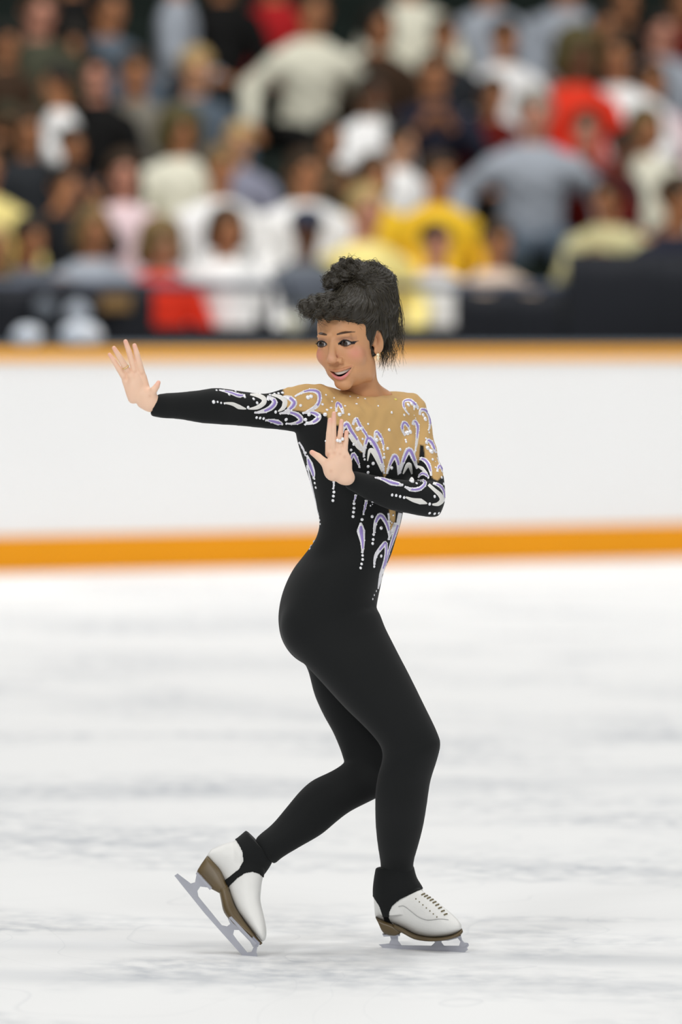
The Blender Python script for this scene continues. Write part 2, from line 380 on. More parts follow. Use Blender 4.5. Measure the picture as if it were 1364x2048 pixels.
# ------------------------------------------------------------------ the skater
M['skin'] = mat('skin', (0.5, 0.3, 0.2), 0.48, spec=0.35, attr='tint', sss=0.06)
M['suit'] = mat('black_stretch_fabric', (0.01, 0.01, 0.01), 0.78, spec=0.12, attr='tint', sheen=0.06)
M['hair'] = mat('dark_hair', (0.020, 0.016, 0.010), 0.5, spec=0.4)
M['strand'] = mat('hair_strands', (0.050, 0.041, 0.025), 0.5, spec=0.5)
M['silver'] = mat('silver_trim', (0.80, 0.79, 0.85), 0.35, metal=0.15, spec=0.6, var=(160, 0.2))
M['purple'] = mat('lilac_trim', (0.31, 0.23, 0.58), 0.4, spec=0.5, var=(120, 0.1))
M['whitetrim'] = mat('white_trim', (0.80, 0.79, 0.76), 0.45)
M['gem'] = mat('rhinestone', (0.90, 0.91, 0.95), 0.15, spec=1.0, metal=0.2)
M['gold'] = mat('gold', (0.85, 0.68, 0.30), 0.25, metal=0.9)
M['boot'] = mat('white_leather', (0.76, 0.76, 0.74), 0.45, spec=0.4, var=(18, 0.05), bump=(60, 0.3, 0.001))
M['sole'] = mat('brown_leather_sole', (0.105, 0.072, 0.030), 0.4, spec=0.5, var=(14, 0.35))
M['steel'] = mat('blade_steel', (0.50, 0.51, 0.57), 0.38, metal=0.6, var=(30, 0.1))
M['lace_grey'] = mat('stitch_grey', (0.42, 0.42, 0.42), 0.7)
M['lace'] = mat('lace_dark', (0.20, 0.17, 0.10), 0.7)
M['legging'] = mat('black_legging', (0.0105, 0.0115, 0.012), 0.8, spec=0.12, sheen=0.06)

SK = empty('figure_skater', W(850, 1900, 0))
SK.location.z = 0
tag(SK, 'woman figure skater in a black catsuit with jewelled nude yoke, both palms raised', 'person')

def loft(rows, sub=5, n=36, p=2.0):
    """rows: silhouette pairs (xL,yL,xR,yR, depth, half thickness in depth[, shear])"""
    R = np.array([list(r) + [0] * (7 - len(r)) for r in rows], float); R = catmull(R, sub)
    V = []; t = np.linspace(0, 2 * math.pi, n, endpoint=False)
    c = np.sign(np.cos(t)) * np.abs(np.cos(t)) ** (2 / p); s = np.sign(np.sin(t)) * np.abs(np.sin(t)) ** (2 / p)
    for r in R:
        a = np.array(W(r[0], r[1], r[4])); b = np.array(W(r[2], r[3], r[4])); m = (a + b) / 2; e = (b - a) / 2
        V.append(m + np.outer(c, e) + np.outer(s * r[5] + c * r[6], [0, 1, 0]))
    V = np.concatenate(V); k = len(R); F_ = []
    for i in range(k - 1):
        for j in range(n): F_.append((i * n + j, i * n + (j + 1) % n, (i + 1) * n + (j + 1) % n, (i + 1) * n + j))
    V = np.concatenate([V, [V[:n].mean(0)], [V[-n:].mean(0)]]); A = len(V) - 2
    F_ += [(A, (j + 1) % n, j) for j in range(n)] + [(A + 1, (k - 1) * n + j, (k - 1) * n + (j + 1) % n) for j in range(n)]
    return V, F_
def ellmesh(c, r, n=24):
    m_ = MB(); m_.ball(c, 1, n, n // 2, sc=r); return np.array([tuple(v) for v in m_.v]), m_.f
def union(parts, vox, smooth):
    V = []; Fs = []; b = 0
    for v, f in parts:
        V.append(v); Fs += [tuple(i + b for i in q) for q in f]; b += len(v)
    me = bpy.data.meshes.new('tmp'); me.from_pydata([tuple(v) for v in np.concatenate(V)], [], Fs)
    bm = bmesh.new(); bm.from_mesh(me)
    # consistent outward normals for every closed piece
    bmesh.ops.recalc_face_normals(bm, faces=bm.faces); bm.to_mesh(me); bm.free()
    o = bpy.data.objects.new('tmp', me); COL.objects.link(o)
    r = o.modifiers.new('r', 'REMESH'); r.mode = 'VOXEL'; r.voxel_size = vox
    dg = bpy.context.evaluated_depsgraph_get(); m2 = bpy.data.meshes.new_from_object(o.evaluated_get(dg))
    nv = len(m2.vertices); co = np.empty(nv * 3, np.float32); m2.vertices.foreach_get('co', co)
    npoly = len(m2.polygons); q = np.empty(npoly * 4, np.int32); m2.polygons.foreach_get('vertices', q)
    bpy.data.objects.remove(o); bpy.data.meshes.remove(me); bpy.data.meshes.remove(m2)
    V = co.reshape(-1, 3).astype(float); Q = q.reshape(-1, 4)
    return lap_smooth(V, Q, smooth), Q

torso = [
 (680,794,778,794,.01,.05,.02),(640,802,812,798,.01,.075,.05),(606,818,843,815,.0,.098,.085),(593,842,846,842,-.0,.108,.085),(594,872,842,872,-.0,.115,.075),
 (603,905,838,905,-.0,.12,.06),(614,940,828,940,0,.115,.045),(625,975,812,975,0,.105,.035),(633,1010,808,1010,0,.098,.025),(640,1045,801,1045,0,.095,.015),
 (632,1078,792,1075,0,.105,.01),(611,1108,781,1110,.01,.125,0),(586,1141,767,1143,.01,.15,0),(568,1178,759,1180,.01,.165,0),(559,1212,752,1215,.01,.17,0),
 (557,1245,751,1248,.01,.17,0),(564,1280,756,1280,.01,.165,0),(588,1314,752,1312,.01,.145,0),(628,1336,735,1335,.01,.09,0)]
girdle = [(585,774,585,848,-.10,.045),(610,769,610,858,-.085,.055),(645,770,645,868,-.06,.062),(690,783,690,880,-.02,.065),(740,784,740,880,.03,.065),(785,784,785,868,.07,.06),(815,785,815,862,.09,.055),(838,792,838,852,.10,.045)]
nearleg = [(570,1262,757,1215,-.06,.10),(590,1310,768,1250,-.08,.10),(614,1333,782,1278,-.10,.098),(650,1372,798,1310,-.12,.096),(690,1416,820,1352,-.145,.090),(728,1452,841,1395,-.17,.082),(757,1484,862,1438,-.19,.074),
 (766,1506,875,1468,-.2,.067),(764,1526,880,1489,-.205,.063),(757,1550,873,1520,-.195,.060),(752,1582,860,1562,-.17,.060),(751,1612,853,1608,-.14,.060),(752,1650,846,1650,-.10,.053),(756,1690,836,1690,-.06,.045),(761,1722,827,1722,-.02,.042),(763,1745,826,1745,0,.041),(764,1762,824,1762,0,.036)]
farleg1 = [(592,1280,740,1280,.09,.085),(606,1318,745,1310,.09,.085),(618,1345,750,1330,.09,.085),(627,1385,762,1365,.09,.08),(644,1425,778,1402,.085,.075),(667,1465,792,1440,.075,.068),(682,1500,800,1482,.06,.062),(690,1524,802,1520,.045,.056),(705,1545,798,1555,.035,.05)]
farleg2 = [(712,1500,800,1545,.045,.05),(698,1515,785,1568,.035,.058),(683,1531,765,1588,.015,.06),(660,1545,735,1604,-.01,.06),(625,1562,700,1622,-.04,.058),(600,1584,672,1643,-.065,.055),(574,1615,642,1668,-.085,.05),(546,1648,601,1692,-.11,.044),(522,1668,566,1713,-.13,.040),(510,1680,548,1728,-.13,.038)]
rarm = [(640,776,642,868,-.05,.055),(602,770,598,864,-.09,.052),(565,779,562,859,-.12,.047),(530,788,528,856,-.16,.042),(490,784,490,852,-.2,.041),(450,778,450,849,-.25,.042),(425,777,424,847,-.27,.042),(400,781,400,845,-.29,.039),(360,785,360,838,-.33,.034),(330,787,328,836,-.365,.030),(315,789,300,831,-.38,.027)]
larm1 = [(775,790,832,790,.09,.045),(778,806,848,806,.09,.055),(786,832,856,828,.088,.055),(793,862,864,858,.075,.052),(802,892,869,888,.06,.048),(812,922,877,918,.04,.045),(825,950,885,945,.02,.043),(835,975,889,975,.005,.042),(843,1000,889,1003,-.01,.040),(853,1020,882,1022,-.02,.030)]
larm2 = [(888,985,884,1018,-.01,.022),(878,966,874,1033,-.02,.038),(852,962,846,1032,-.05,.040),(820,961,815,1026,-.08,.038),(785,958,780,1019,-.12,.034),(748,951,740,1002,-.16,.030),(722,945,712,986,-.19,.029),(703,942,690,974,-.21,.0275)]
body_parts = [loft(x) for x in (torso, girdle, nearleg, farleg1, farleg2, rarm, larm1, larm2)]
body_parts += [ellmesh(W(722, 908, -.055), (.062, .055, .058)), ellmesh(W(800, 905, .015), (.048, .055, .056)),
               ellmesh(W(627, 1252, -.070), (.078, .083, .083)), ellmesh(W(627, 1252, .09), (.078, .083, .083))]
BV, BQ = union(body_parts, 0.0034, 14)
_px, _py = PXn(BV)
_m = np.clip((_py - 1130) / 60, 0, 1) * np.clip((1480 - _py) / 60, 0, 1)
BV = lap_smooth(BV, BQ, 90, .5, _m)
BN = normals(BV, BQ)

# ---- head (own frame: +x her left, -y face, +z up) ----
HC = W(698, 683, 0.0)
HM = Matrix.Translation(HC) @ Matrix.Rotation(math.radians(-3.5), 4, 'Y') @ Matrix.Rotation(math.radians(-25.5), 4, 'Z') @ Matrix.Rotation(math.radians(2), 4, 'X')
HMn = np.array(HM); HI = HM.inverted()
SH = .17; MT = .11; MX = .005; MZ = .0045                       # jaw set a little to her left, smile drawn up to her left
def shear(y, z): return SH * np.clip(-z, 0, .12) * np.clip((.03 - y) / .06, 0, 1)
def head_sdf():
    lo, h, X, Y, Z = grid((-.098, -.132, -.185), (.098, .112, .122), 0.0014); X0 = X; G0 = (X, Y, Z); AX0 = (np.abs(X), Y, Z); X = X - shear(Y, Z); G = (X, Y, Z); AX = (np.abs(X), Y, Z)
    d = s_ell(G0, (0, .010, .034), (.072, .094, .076))
    d = smin(d, s_ell(G, (0, -.034, -.020), (.0575, .060, .072)), .02)
    d = smin(d, s_ell(G, (0, -.042, -.062), (.047, .046, .040)), .018)
    d = smin(d, s_ell(G, (0, -.079, -.094), (.021, .016, .015)), .014)
    d = smin(d, s_ell(AX, (.037, -.062, -.030), (.0225, .021, .022)), .012)
    d = smin(d, s_ell(AX, (.040, -.005, -.064), (.018, .030, .030)), .02)
    d = smin(d, s_ell(AX, (.022, -.080, .019), (.021, .011, .008)), .010)
    # eye sockets, eyeballs' lids
    d = smax(d, -(s_ell(AX, (.031, -.104, -.001), (.019, .017, .012))), .008)
    lid = s_ell(AX, (.031, -.0755, 0), (.0150, .0150, .0145))
    xr = (AX[0] - .031) / .0150; zu = .0067 * (1 - xr ** 2) + .0004 * xr; zl = -.0043 * (1 - xr ** 2) + .0004 * xr
    opening = np.maximum(np.maximum(Z - zu, zl - Z), Y + .080)
    lid = np.maximum(lid, -opening)
    d = smin(d, lid, .003)
    d = np.maximum(d, -np.maximum(opening, s_ell(AX, (.031, -.082, 0), (.014, .02, .009))))
    # nose
    d = smin(d, s_cone(G, (0, -.086, .010), (0, -.108, -.029), .0068, .0095), .008)
    d = smin(d, s_ell(G, (0, -.1090, -.0345), (.0120, .0115, .0102)), .005)
    d = smin(d, s_ell(AX, (.0155, -.0975, -.0385), (.0080, .0100, .0078)), .004)
    d = smax(d, -s_ell(AX, (.0080, -.104, -.0465), (.0052, .0065, .0048)), .002)
    # smile fold beside the nose, full cheeks
    d = smax(d, -s_chain(AX, [(.023, -.097, -.039), (.033, -.089, -.052), (.036, -.079, -.066)], [.0048, .0062, .004]), .005)
    # mouth: open smile
    Zk = Z; X = X - MX; Z = Z - MT * X + MZ; AX = (np.abs(X), Y, Z)
    mx = AX[0] / .0285
    mu_ = -.0605 + .0065 * mx ** 2 ; ml_ = -.0712 + .0172 * mx ** 2
    yf = -.098 + .020 * mx ** 2
    up_ = s_chain(AX, [(0, -.0985, -.0575), (.010, -.0965, -.0568), (.020, -.0895, -.0550), (.029, -.0795, -.0525)], [.0034, .0036, .0032, .0020])
    lo_ = s_chain(AX, [(0, -.0955, -.0742), (.010, -.0935, -.0720), (.020, -.0870, -.0645), (.029, -.0795, -.0535)], [.0056, .0054, .0044, .0020])
    d = smin(d, s_ell(G, (0, -.067, -.066), (.037, .0275, .022)), .01)
    d = smin(d, up_, .003); d = smin(d, lo_, .003)
    cav = np.maximum(np.maximum(Z - mu_, ml_ - Z), np.maximum(AX[0] - .028, Y + .066 * 0 + .070))
    cav = np.maximum(cav, -(Y + .125))
    d = smax(d, -cav, .0015)
    Z = Zk; AX = AX0
    # ears
    ca, sa = math.cos(.25), math.sin(.25)
    Re = ((.93, -.36, 0), (.36 * ca, .93 * ca, sa), (-.36 * sa, -.93 * sa, ca))
    ear = s_ell(AX, (.0705, .007, .000), (.0055, .0170, .0300), Re)
    ear = smax(ear, -s_ell(AX, (.0765, .003, .004), (.0070, .0095, .0185), Re), .003)
    ear = smin(ear, s_cone(AX, (.066, -.004, -.008), (.070, -.003, .002), .005, .004), .004)
    ear = smin(ear, s_ell(AX, (.0685, .001, -.024), (.0045, .0085, .0085)), .004)
    d = smin(d, ear, .004)
    # neck
    nb = HI @ W(720, 783, .02); nb2 = HI @ W(735, 830, .03)
    G = G0; nk = s_chain(G, [tuple(HI @ W(712, 730, .03)), tuple(nb), tuple(nb2)], [.0455, .0425, .056], .01)
    d = smin(d, nk, .014)
    tr = HI @ W(775, 792, .04); d = smin(d, s_cone(G, tuple(HI @ W(730, 770, .035)), tuple(tr), .018, .012), .014)
    return d, lo, h
D_, lo_, h_ = head_sdf(); HV, HQ = surface_nets(D_, lo_, h_); del D_
# keep the largest piece only via smoothing-safe cut, then colour it in its own frame
HV = lap_smooth(HV, HQ, 2, 0.4)
x, y, z = HV.T; x = x - shear(y, z); ax = np.abs(x)
skin = np.array(lin(203, 151, 110)); C = np.tile(skin, (len(HV), 1))
def blend(C, w, col): w = np.clip(w, 0, 1)[:, None]; return C * (1 - w) + np.array(col) * w
g = lambda v: np.exp(-v)
C = blend(C, 0.55 * g(((ax - .046) / .018) ** 2 + ((z + .024) / .016) ** 2 + ((y + .07) / .03) ** 2), lin(214, 130, 122))          # rouge
C = blend(C, 0.35 * g((x / .012) ** 2 + ((z + .030) / .012) ** 2) * (y < -.09), lin(222, 165, 150))                            # nose tip
C = blend(C, 0.55 * (y < -.06) * g((((ax - .031) / .019) ** 2) + ((z - .010) / .006) ** 2), lin(120, 88, 88))                       # eye shadow
er = np.hypot((ax - .031) / 1.0, (z - .0004) * 1.9)
xr = (ax - .031) / .0155
zt_ = z
lt = np.minimum(np.abs(z - .0072 * (1 - xr ** 2)), 9); lb = np.abs(z + .0053 * (1 - xr ** 2))
C = blend(C, 1.0 * (y < -.06) * (ax > .0145) * (ax < .0468) * (lt < .0029), lin(26, 22, 24))                                       # upper liner
C = blend(C, 0.85 * (y < -.06) * (ax > .018) * (ax < .049) * (lb < .0018), lin(40, 32, 32))
C = blend(C, 0.9 * (y < -.055) * (ax > .0445) * (ax < .0525) * (np.abs(z - .0014 - (ax - .045) * .30) < .0022 - (ax - .0445) * .22), lin(34, 34, 44))       # wing
bz = .0235 + .0035 * np.sin(np.clip((ax - .014) / .034, 0, 1) * 2.4) - .001
bw = .0027 * np.clip(1.25 - np.abs(ax - .026) / .022, 0.25, 1)
C = blend(C, 0.92 * np.clip((bw - np.abs(z - bz)) / .0008 + .5, 0, 1) * (ax > .0125) * (ax < .048) * (y < -.05), lin(52, 38, 32))
x = x - MX; ax = np.abs(x); z = z - MT * x + MZ
mx = ax / .0285
up_c = -.0570 + .0050 * mx ** 2; lo_c = -.0745 + .0205 * mx ** 2
lipm = (y < -.070) & (ax < .0305)
C = blend(C, 0.35 * lipm * np.clip((.0034 - np.abs(z - up_c)) / .0012, 0, 1), lin(178, 108, 92))
C = blend(C, 0.9 * lipm * np.clip((.0270 - ax) / .008, 0, 1) * np.clip((.0056 - np.abs(z - lo_c)) / .0012, 0, 1), lin(216, 132, 132))
inside = (ax < .028) & (z < -.0605 + .0065 * mx ** 2 + .0005) & (z > -.0712 + .0172 * mx ** 2 - .0005) & (y > -.098 + .020 * mx ** 2 + .007) & (y < -.06)
C = blend(C, inside * 1.0, lin(50, 16, 16)); z = zt_; x = x + MX; ax = np.abs(x)
C = blend(C, 0.8 * (ax > .060) * (y > -.02) * (y < .03) * g(((z - .004) / .014) ** 2 + ((y - .004) / .009) ** 2), lin(160, 100, 66))  # shade of the ear hollow, tinted into the skin to deepen it
# hair-covered scalp is dark
C = blend(C, (z > .060) * (y > -.085) * 1.0, lin(40, 34, 26))
HCOL = C
HVw = HV @ HMn[:3, :3].T + HMn[:3, 3]

# ---- hands ----
def hand(chains, blobs, k=.006, h=.0013, kk=.0025):
    allp = [W(*p[:3]) for c in chains for p in c] + [W(*b[:3]) for b in blobs]
    lo = np.min([tuple(p) for p in allp], 0) - .028; hi = np.max([tuple(p) for p in allp], 0) + .028
    lo, h, X, Y, Z = grid(lo, hi, h); G = (X, Y, Z); d = None; f = None
    for c in chains:
        e = s_chain(G, [tuple(W(*p[:3])) for p in c], [p[3] / 850 for p in c], .001)
        f = e if f is None else smin(f, e, kk)
    for b in blobs:
        e = s_ell(G, tuple(W(*b[:3])), (b[3] / 850, b[4], b[5] / 850))
        d = e if d is None else smin(d, e, .012)
    D = smin(d, f, k); V, Q = surface_nets(D, lo, h); V = lap_smooth(V, Q, 2, .5)
    px, py = PXn(V); palm = np.array(lin(236, 198, 172)); Cc = np.tile(palm, (len(V), 1))
    for c in chains[:5]:                                   # rosier fingertips, darker crease where fingers meet the palm
        t = c[-1]; Cc = blend(Cc, 0.5 * g(((px - t[0]) ** 2 + (py - t[1]) ** 2) / 9 ** 2), lin(232, 160, 145))
        t = c[0]; Cc = blend(Cc, 0.25 * g(((px - t[0]) ** 2 + (py - t[1]) ** 2) / 3.5 ** 2), lin(190, 125, 90))
    return V, Q, Cc
d1 = -.385
RH = hand([[(249,756,d1,6.2),(238,738,d1-.004,5.6),(228,722,d1-.002,4.8),(219,709,d1+.006,3.6)],
           [(257,745,d1,6.4),(249,731,d1-.006,6.2),(238,712,d1-.014,5.4),(228,696,d1-.018,4.2)],
           [(270,744,d1,6.6),(265,727,d1-.003,6.0),(258,703,d1-.003,5.5),(251,683,d1,4.4)],
           [(284,748,d1,6.8),(279,729,d1-.003,6.3),(274,709,d1-.003,5.7),(269,691,d1,4.4)],
           [(300,792,d1-.012,9.5),(307,781,d1-.02,7.2),(313,773,d1-.015,6.0),(317,765,d1-.008,4.3)],
           [(266,797,d1,10),(251,762,d1,7)],[(285,805,d1,11),(262,752,d1,8)],[(290,800,d1,11),(273,750,d1,8)],[(296,800,d1,10),(286,754,d1,7.5)]],
          [(296,798,d1-.008,19,.017,22),(270,778,d1-.006,17,.014,26),(300,808,d1,14,.018,13),(308,808,d1+.004,11,.018,15)])
d2 = -.235
LH = hand([[(657,908,d2,6.5),(657,886,d2-.002,6.3),(658,866,d2-.004,5.6),(660,840,d2-.002,4.6)],
           [(668,906,d2,6.5),(667,884,d2-.002,6.2),(667,856,d2-.006,5.6),(668,827,d2-.006,4.4)],
           [(680,908,d2,6.5),(679,886,d2-.002,6.0),(681,864,d2-.004,5.3),(683,842,d2-.002,4.2)],
           [(689,914,d2,6.3),(690,896,d2-.002,5.7),(692,880,d2-.004,5.0),(693,864,d2-.002,4.2)],
           [(662,942,d2-.012,11),(648,924,d2-.016,8.2),(636,913,d2-.012,7.0),(624,905,d2-.006,5.2)],
           [(685,955,d2,12),(660,905,d2,8)],[(688,955,d2,12),(676,905,d2,8.5)],[(692,955,d2,11),(688,910,d2,8)]],
          [(667,938,d2-.010,20,.018,24),(684,930,d2-.004,20,.015,30),(692,955,d2,17,.018,15),(697,956,d2+.012,9,.012,11)])
# ---- one body mesh ----
parts = [(BV - BN * .0018, BQ, np.tile(np.array(lin(206, 156, 116)), (len(BV), 1))), (HVw, HQ, HCOL), (RH[0], RH[1], RH[2]), (LH[0], LH[1], LH[2])]
bb = 0; VV = []; QQ = []; CC = []
for v, q, c in parts: VV.append(v); QQ.append(q + bb); CC.append(c); bb += len(v)
me = np_mesh('body', np.concatenate(VV), np.concatenate(QQ)); col_attr(me, np.concatenate(CC))
link_mesh('body', me, SK, [M['skin']])

# ---- catsuit: the same surface, a garment's thickness outside; nude sheer yoke, black below ----
NUDE = [(566,740),(905,740),(905,952),(884,952),(874,962),(866,958),(862,948),(858,930),(850,915),(847,892),(839,890),(836,925),(832,918),(826,905),(818,899),(810,912),(803,930),(799,945),(794,935),(790,918),(783,925),(775,945),(768,955),(764,940),(755,905),(745,885),(735,878),(730,900),(722,905),(712,890),(700,868),(690,850),(660,850),(655,833),(640,825),(600,822),(575,818),(567,800)]
SLIT = [(777,1012),(790,1016),(789,1050),(780,1072)]
px, py = PXn(BV)
sd = np.maximum(poly_sd(px, py, NUDE), poly_sd(px, py, SLIT)); 
front = BN[:, 1] < 0.15
fore = (BV[:, 1] < D0 - .09) & (px > 700) & (py > 935)                  # the bent forearm stays black
sd_back = np.where(px > 560, 865 - py, -9) 
w = np.where(front, np.clip(sd / 2.4 + .5, 0, 1), np.clip(sd_back / 4 + .5, 0, 1)); w[fore] = 0
Cb = np.tile(np.array((.0105, .0115, .012)), (len(BV), 1)); Cb = blend(Cb, w, lin(202, 165, 110))
fold = np.sin((px * .60 - py * .50) / 2.3 + 1.3 * np.sin(py / 23)) * (np.sin((px + py * .6) / 31) ** 2) + .6 * np.sin((px * .8 + py * .35) / 4.1 + np.sin(px / 17))
SV = BV + BN * (0.0014 + (0.0013 * fold * w)[:, None])
me = np_mesh('catsuit', SV, BQ); col_attr(me, Cb); suit = link_mesh('catsuit', me, SK, [M['suit']])
bvh = BVHTree.FromPolygons([tuple(v) for v in SV], BQ.tolist())

# ---- trims laid on the catsuit ----
def ray(px, py, last=None):
    dr = (fwd + RGT * ((px - 682) / F) + UPV * ((1024 - py) / F)).normalized()
    p, n, i, t = bvh.ray_cast(CAMPOS + dr * 15, dr)
    if p is None or (last is not None and abs(p.y - last) > .05):
        q = CAMPOS + dr * (((last if last is not None else D0) - CAMPOS.y) / dr.y)
        p, n, i, t = bvh.find_nearest(q)
    return p, n
GLIT = []
def ribbon(pts, widths, layers='SP'):
    TR = MB()
    P = catmull(pts, 6); m = len(P); wk = np.interp(np.linspace(0, 1, m), np.linspace(0, 1, len(widths)), widths)
    idx = {'S': 0, 'P': 1, 'W': 2}
    for li, ch in enumerate(layers):
        sc_ = 1.0 if li == 0 else 0.46
        V = []; last = None; a0, a1 = (0, m) if li == 0 else (max(1, int(m * .21)), m - max(1, int(m * .21)))
        for i in range(a0, a1):
            t = P[min(i + 1, m - 1)] - P[max(i - 1, 0)]; t = t / (np.linalg.norm(t) + 1e-9); nn = np.array([-t[1], t[0]])
            for s_ in (-1, -.5, .5, 1):
                q = P[i] + nn * (s_ * wk[i] * .5 * sc_); p, n = ray(q[0], q[1], last)
                if s_ == .5: last = p.y
                V.append(p + n * ((0.0010 if abs(s_) < 1 else 0.0002) + .0007 * li))
        k = a1 - a0
        TR.add(V, [(i * 4 + j, i * 4 + j + 1, (i + 1) * 4 + j + 1, (i + 1) * 4 + j) for i in range(k - 1) for j in range(3)], idx[ch])
    TR.build('applique', [M['silver'], M['purple'], M['whitetrim']], suit, True)
    if 'S' in layers:
        for i in range(1, m - 1, 2):
            t = P[i + 1] - P[i - 1]; t = t / (np.linalg.norm(t) + 1e-9); GLIT.append((P[i][0] - t[1] * wk[i] * .42 * (1 if i % 4 == 1 else -1), P[i][1] + t[0] * wk[i] * .42 * (1 if i % 4 == 1 else -1), 1.3 + .5 * ((i * 7) % 3) / 2, 0))
GEMS = []
def gem(px, py, r=3.5, mt=0): GEMS.append((px, py, r, mt))
def put_gem(GM, px, py, r, mt):
    p, n = ray(px, py); a = n.orthogonal().normalized(); b = n.cross(a)
    GM.ball(p + n * 0.0006, r / 850, 8, 5, mt, (1, 1, .55), (a, b, n))
R_ = ribbon
R_([(447,806),(465,808),(478,814),(492,818)],[2,7,9,2],'W'); R_([(438,780),(460,785),(478,791),(490,790)],[2,7,9,3],'SP')
R_([(500,789),(515,791),(527,797),(527,806),(514,815),(496,818)],[3,8,10,10,8,2],'W')
R_([(534,793),(546,799),(549,806),(542,815),(528,822),(508,826)],[5,9,12,11,9,2],'SP')
R_([(543,790),(558,793),(569,801),(569,810),(565,817),(556,823)],[3,8,10,10,8,2],'W')
R_([(566,793),(579,796),(588,804),(586,811),(579,818),(570,823)],[3,10,12,12,9,3],'SP')
R_([(589,793),(605,785),(622,781),(636,785),(639,799),(632,813),(612,824)],[3,5,8,10,9,9,4],'SP')
R_([(558,827),(580,825),(596,831),(602,840),(592,846),(575,848)],[3,8,11,11,7,2],'SP')
R_([(604,826),(624,825),(637,833),(629,843),(608,849)],[3,8,12,10,2],'SP')
R_([(530,840),(545,842),(556,845),(566,848)],[2,9,11,2],'SP')
R_([(672,824),(674,807),(681,812),(687,828)],[3,7,8,4],'SP')
R_([(684,866),(688,853),(694,848),(702,862),(714,880),(724,902)],[4,9,11,10,8,3],'SP')
R_([(697,870),(707,878),(719,893),(730,907)],[4,13,13,2],'W')
R_([(705,850),(712,838),(719,850),(729,864),(737,878),(743,889)],[4,8,8,7,6,2],'SP')
R_([(727,915),(730,892),(736,876),(746,884),(757,905),(765,930),(768,948)],[3,7,11,12,10,7,2],'SP')
R_([(735,922),(739,902),(745,902),(754,918),(764,944)],[2,6,10,8,2],'W')
R_([(749,880),(752,864),(760,872),(766,887),(767,902)],[3,8,8,5,2],'SP')
R_([(773,948),(780,928),(789,912),(796,926),(796,950)],[3,7,11,8,2],'SP')
R_([(799,948),(807,920),(818,900),(828,918),(834,938)],[3,9,13,10,3],'SP')
R_([(806,948),(814,932),(819,930),(824,948)],[2,8,9,3],'W')
R_([(810,872),(804,856),(808,845),(816,852),(819,863)],[3,7,8,6,3],'SP')
R_([(825,850),(829,843),(835,853),(834,872),(830,905)],[4,9,9,6,2],'SP'); R_([(836,868),(833,888),(829,908)],[5,5,2],'W')
R_([(818,830),(808,815),(808,803),(820,801),(831,810),(837,818)],[2,5,6,8,8,3],'SP')
R_([(839,830),(842,820),(851,821),(858,831),(860,848),(857,862)],[4,7,8,7,5,2],'SP')
R_([(852,888),(856,881),(863,886),(868,897),(872,906)],[4,8,9,7,3],'SP')
R_([(838,917),(849,920),(858,932),(863,952)],[5,9,9,3],'SP'); R_([(834,932),(844,937),(855,948)],[3,7,3],'W'); R_([(836,955),(844,947),(853,950),(858,957)],[2,7,7,2],'SP')
R_([(749,955),(765,958),(782,965),(795,968),(806,971)],[2,7,11,9,3],'SP')
R_([(809,973),(822,979),(838,978),(849,969),(848,962),(835,962)],[3,8,9,8,6,3],'SP')
R_([(857,969),(869,980),(880,990),(884,1000),(876,1008),(864,1009)],[6,7,9,10,8,3],'W'); R_([(866,966),(880,972),(888,985),(888,1003)],[5,8,6,2],'SP')
R_([(811,994),(826,1000),(841,1003),(854,1007)],[3,8,12,2],'W')
R_([(874,944),(878,932),(883,936),(887,946)],[3,7,7,3],'SP'); R_([(875,915),(879,925),(880,935)],[3,4,3],'S')
R_([(700,926),(706,909),(713,918),(720,936)],[3,9,8,2],'SP'); R_([(598,884),(606,897),(611,912)],[3,4,2],'S')
R_([(614,910),(620,928),(626,945),(628,957)],[2,12,9,2],'SP'); R_([(614,930),(622,965),(630,1000),(637,1035)],[3,3,3,2],'S')
R_([(668,962),(667,979)],[4,3],'S'); R_([(712,989),(708,1004)],[5,2],'SP'); R_([(733,1000),(730,1014),(726,1030)],[6,5,2],'SP')
R_([(722,1045),(722,1062),(725,1085),(725,1107)],[2,17,9,3],'SP'); R_([(746,1003),(741,1013)],[4,2],'S')
R_([(748,1067),(751,1045),(760,1031),(770,1041),(777,1060),(779,1080)],[4,7,11,9,7,2],'SP')
R_([(748,1130),(752,1110),(765,1092),(771,1086),(772,1105),(769,1125),(762,1150),(756,1178)],[3,7,9,7,6,7,8,2],'SP')
R_([(777,1026),(778,1045),(779,1076)],[4,4,2],'S'); R_([(800,1026),(795,1050),(787,1074),(778,1102),(769,1132),(761,1156)],[8,8,8,5,5,2],'SP')
R_([(776,1080),(784,1062),(790,1045)],[3,6,4],'S')
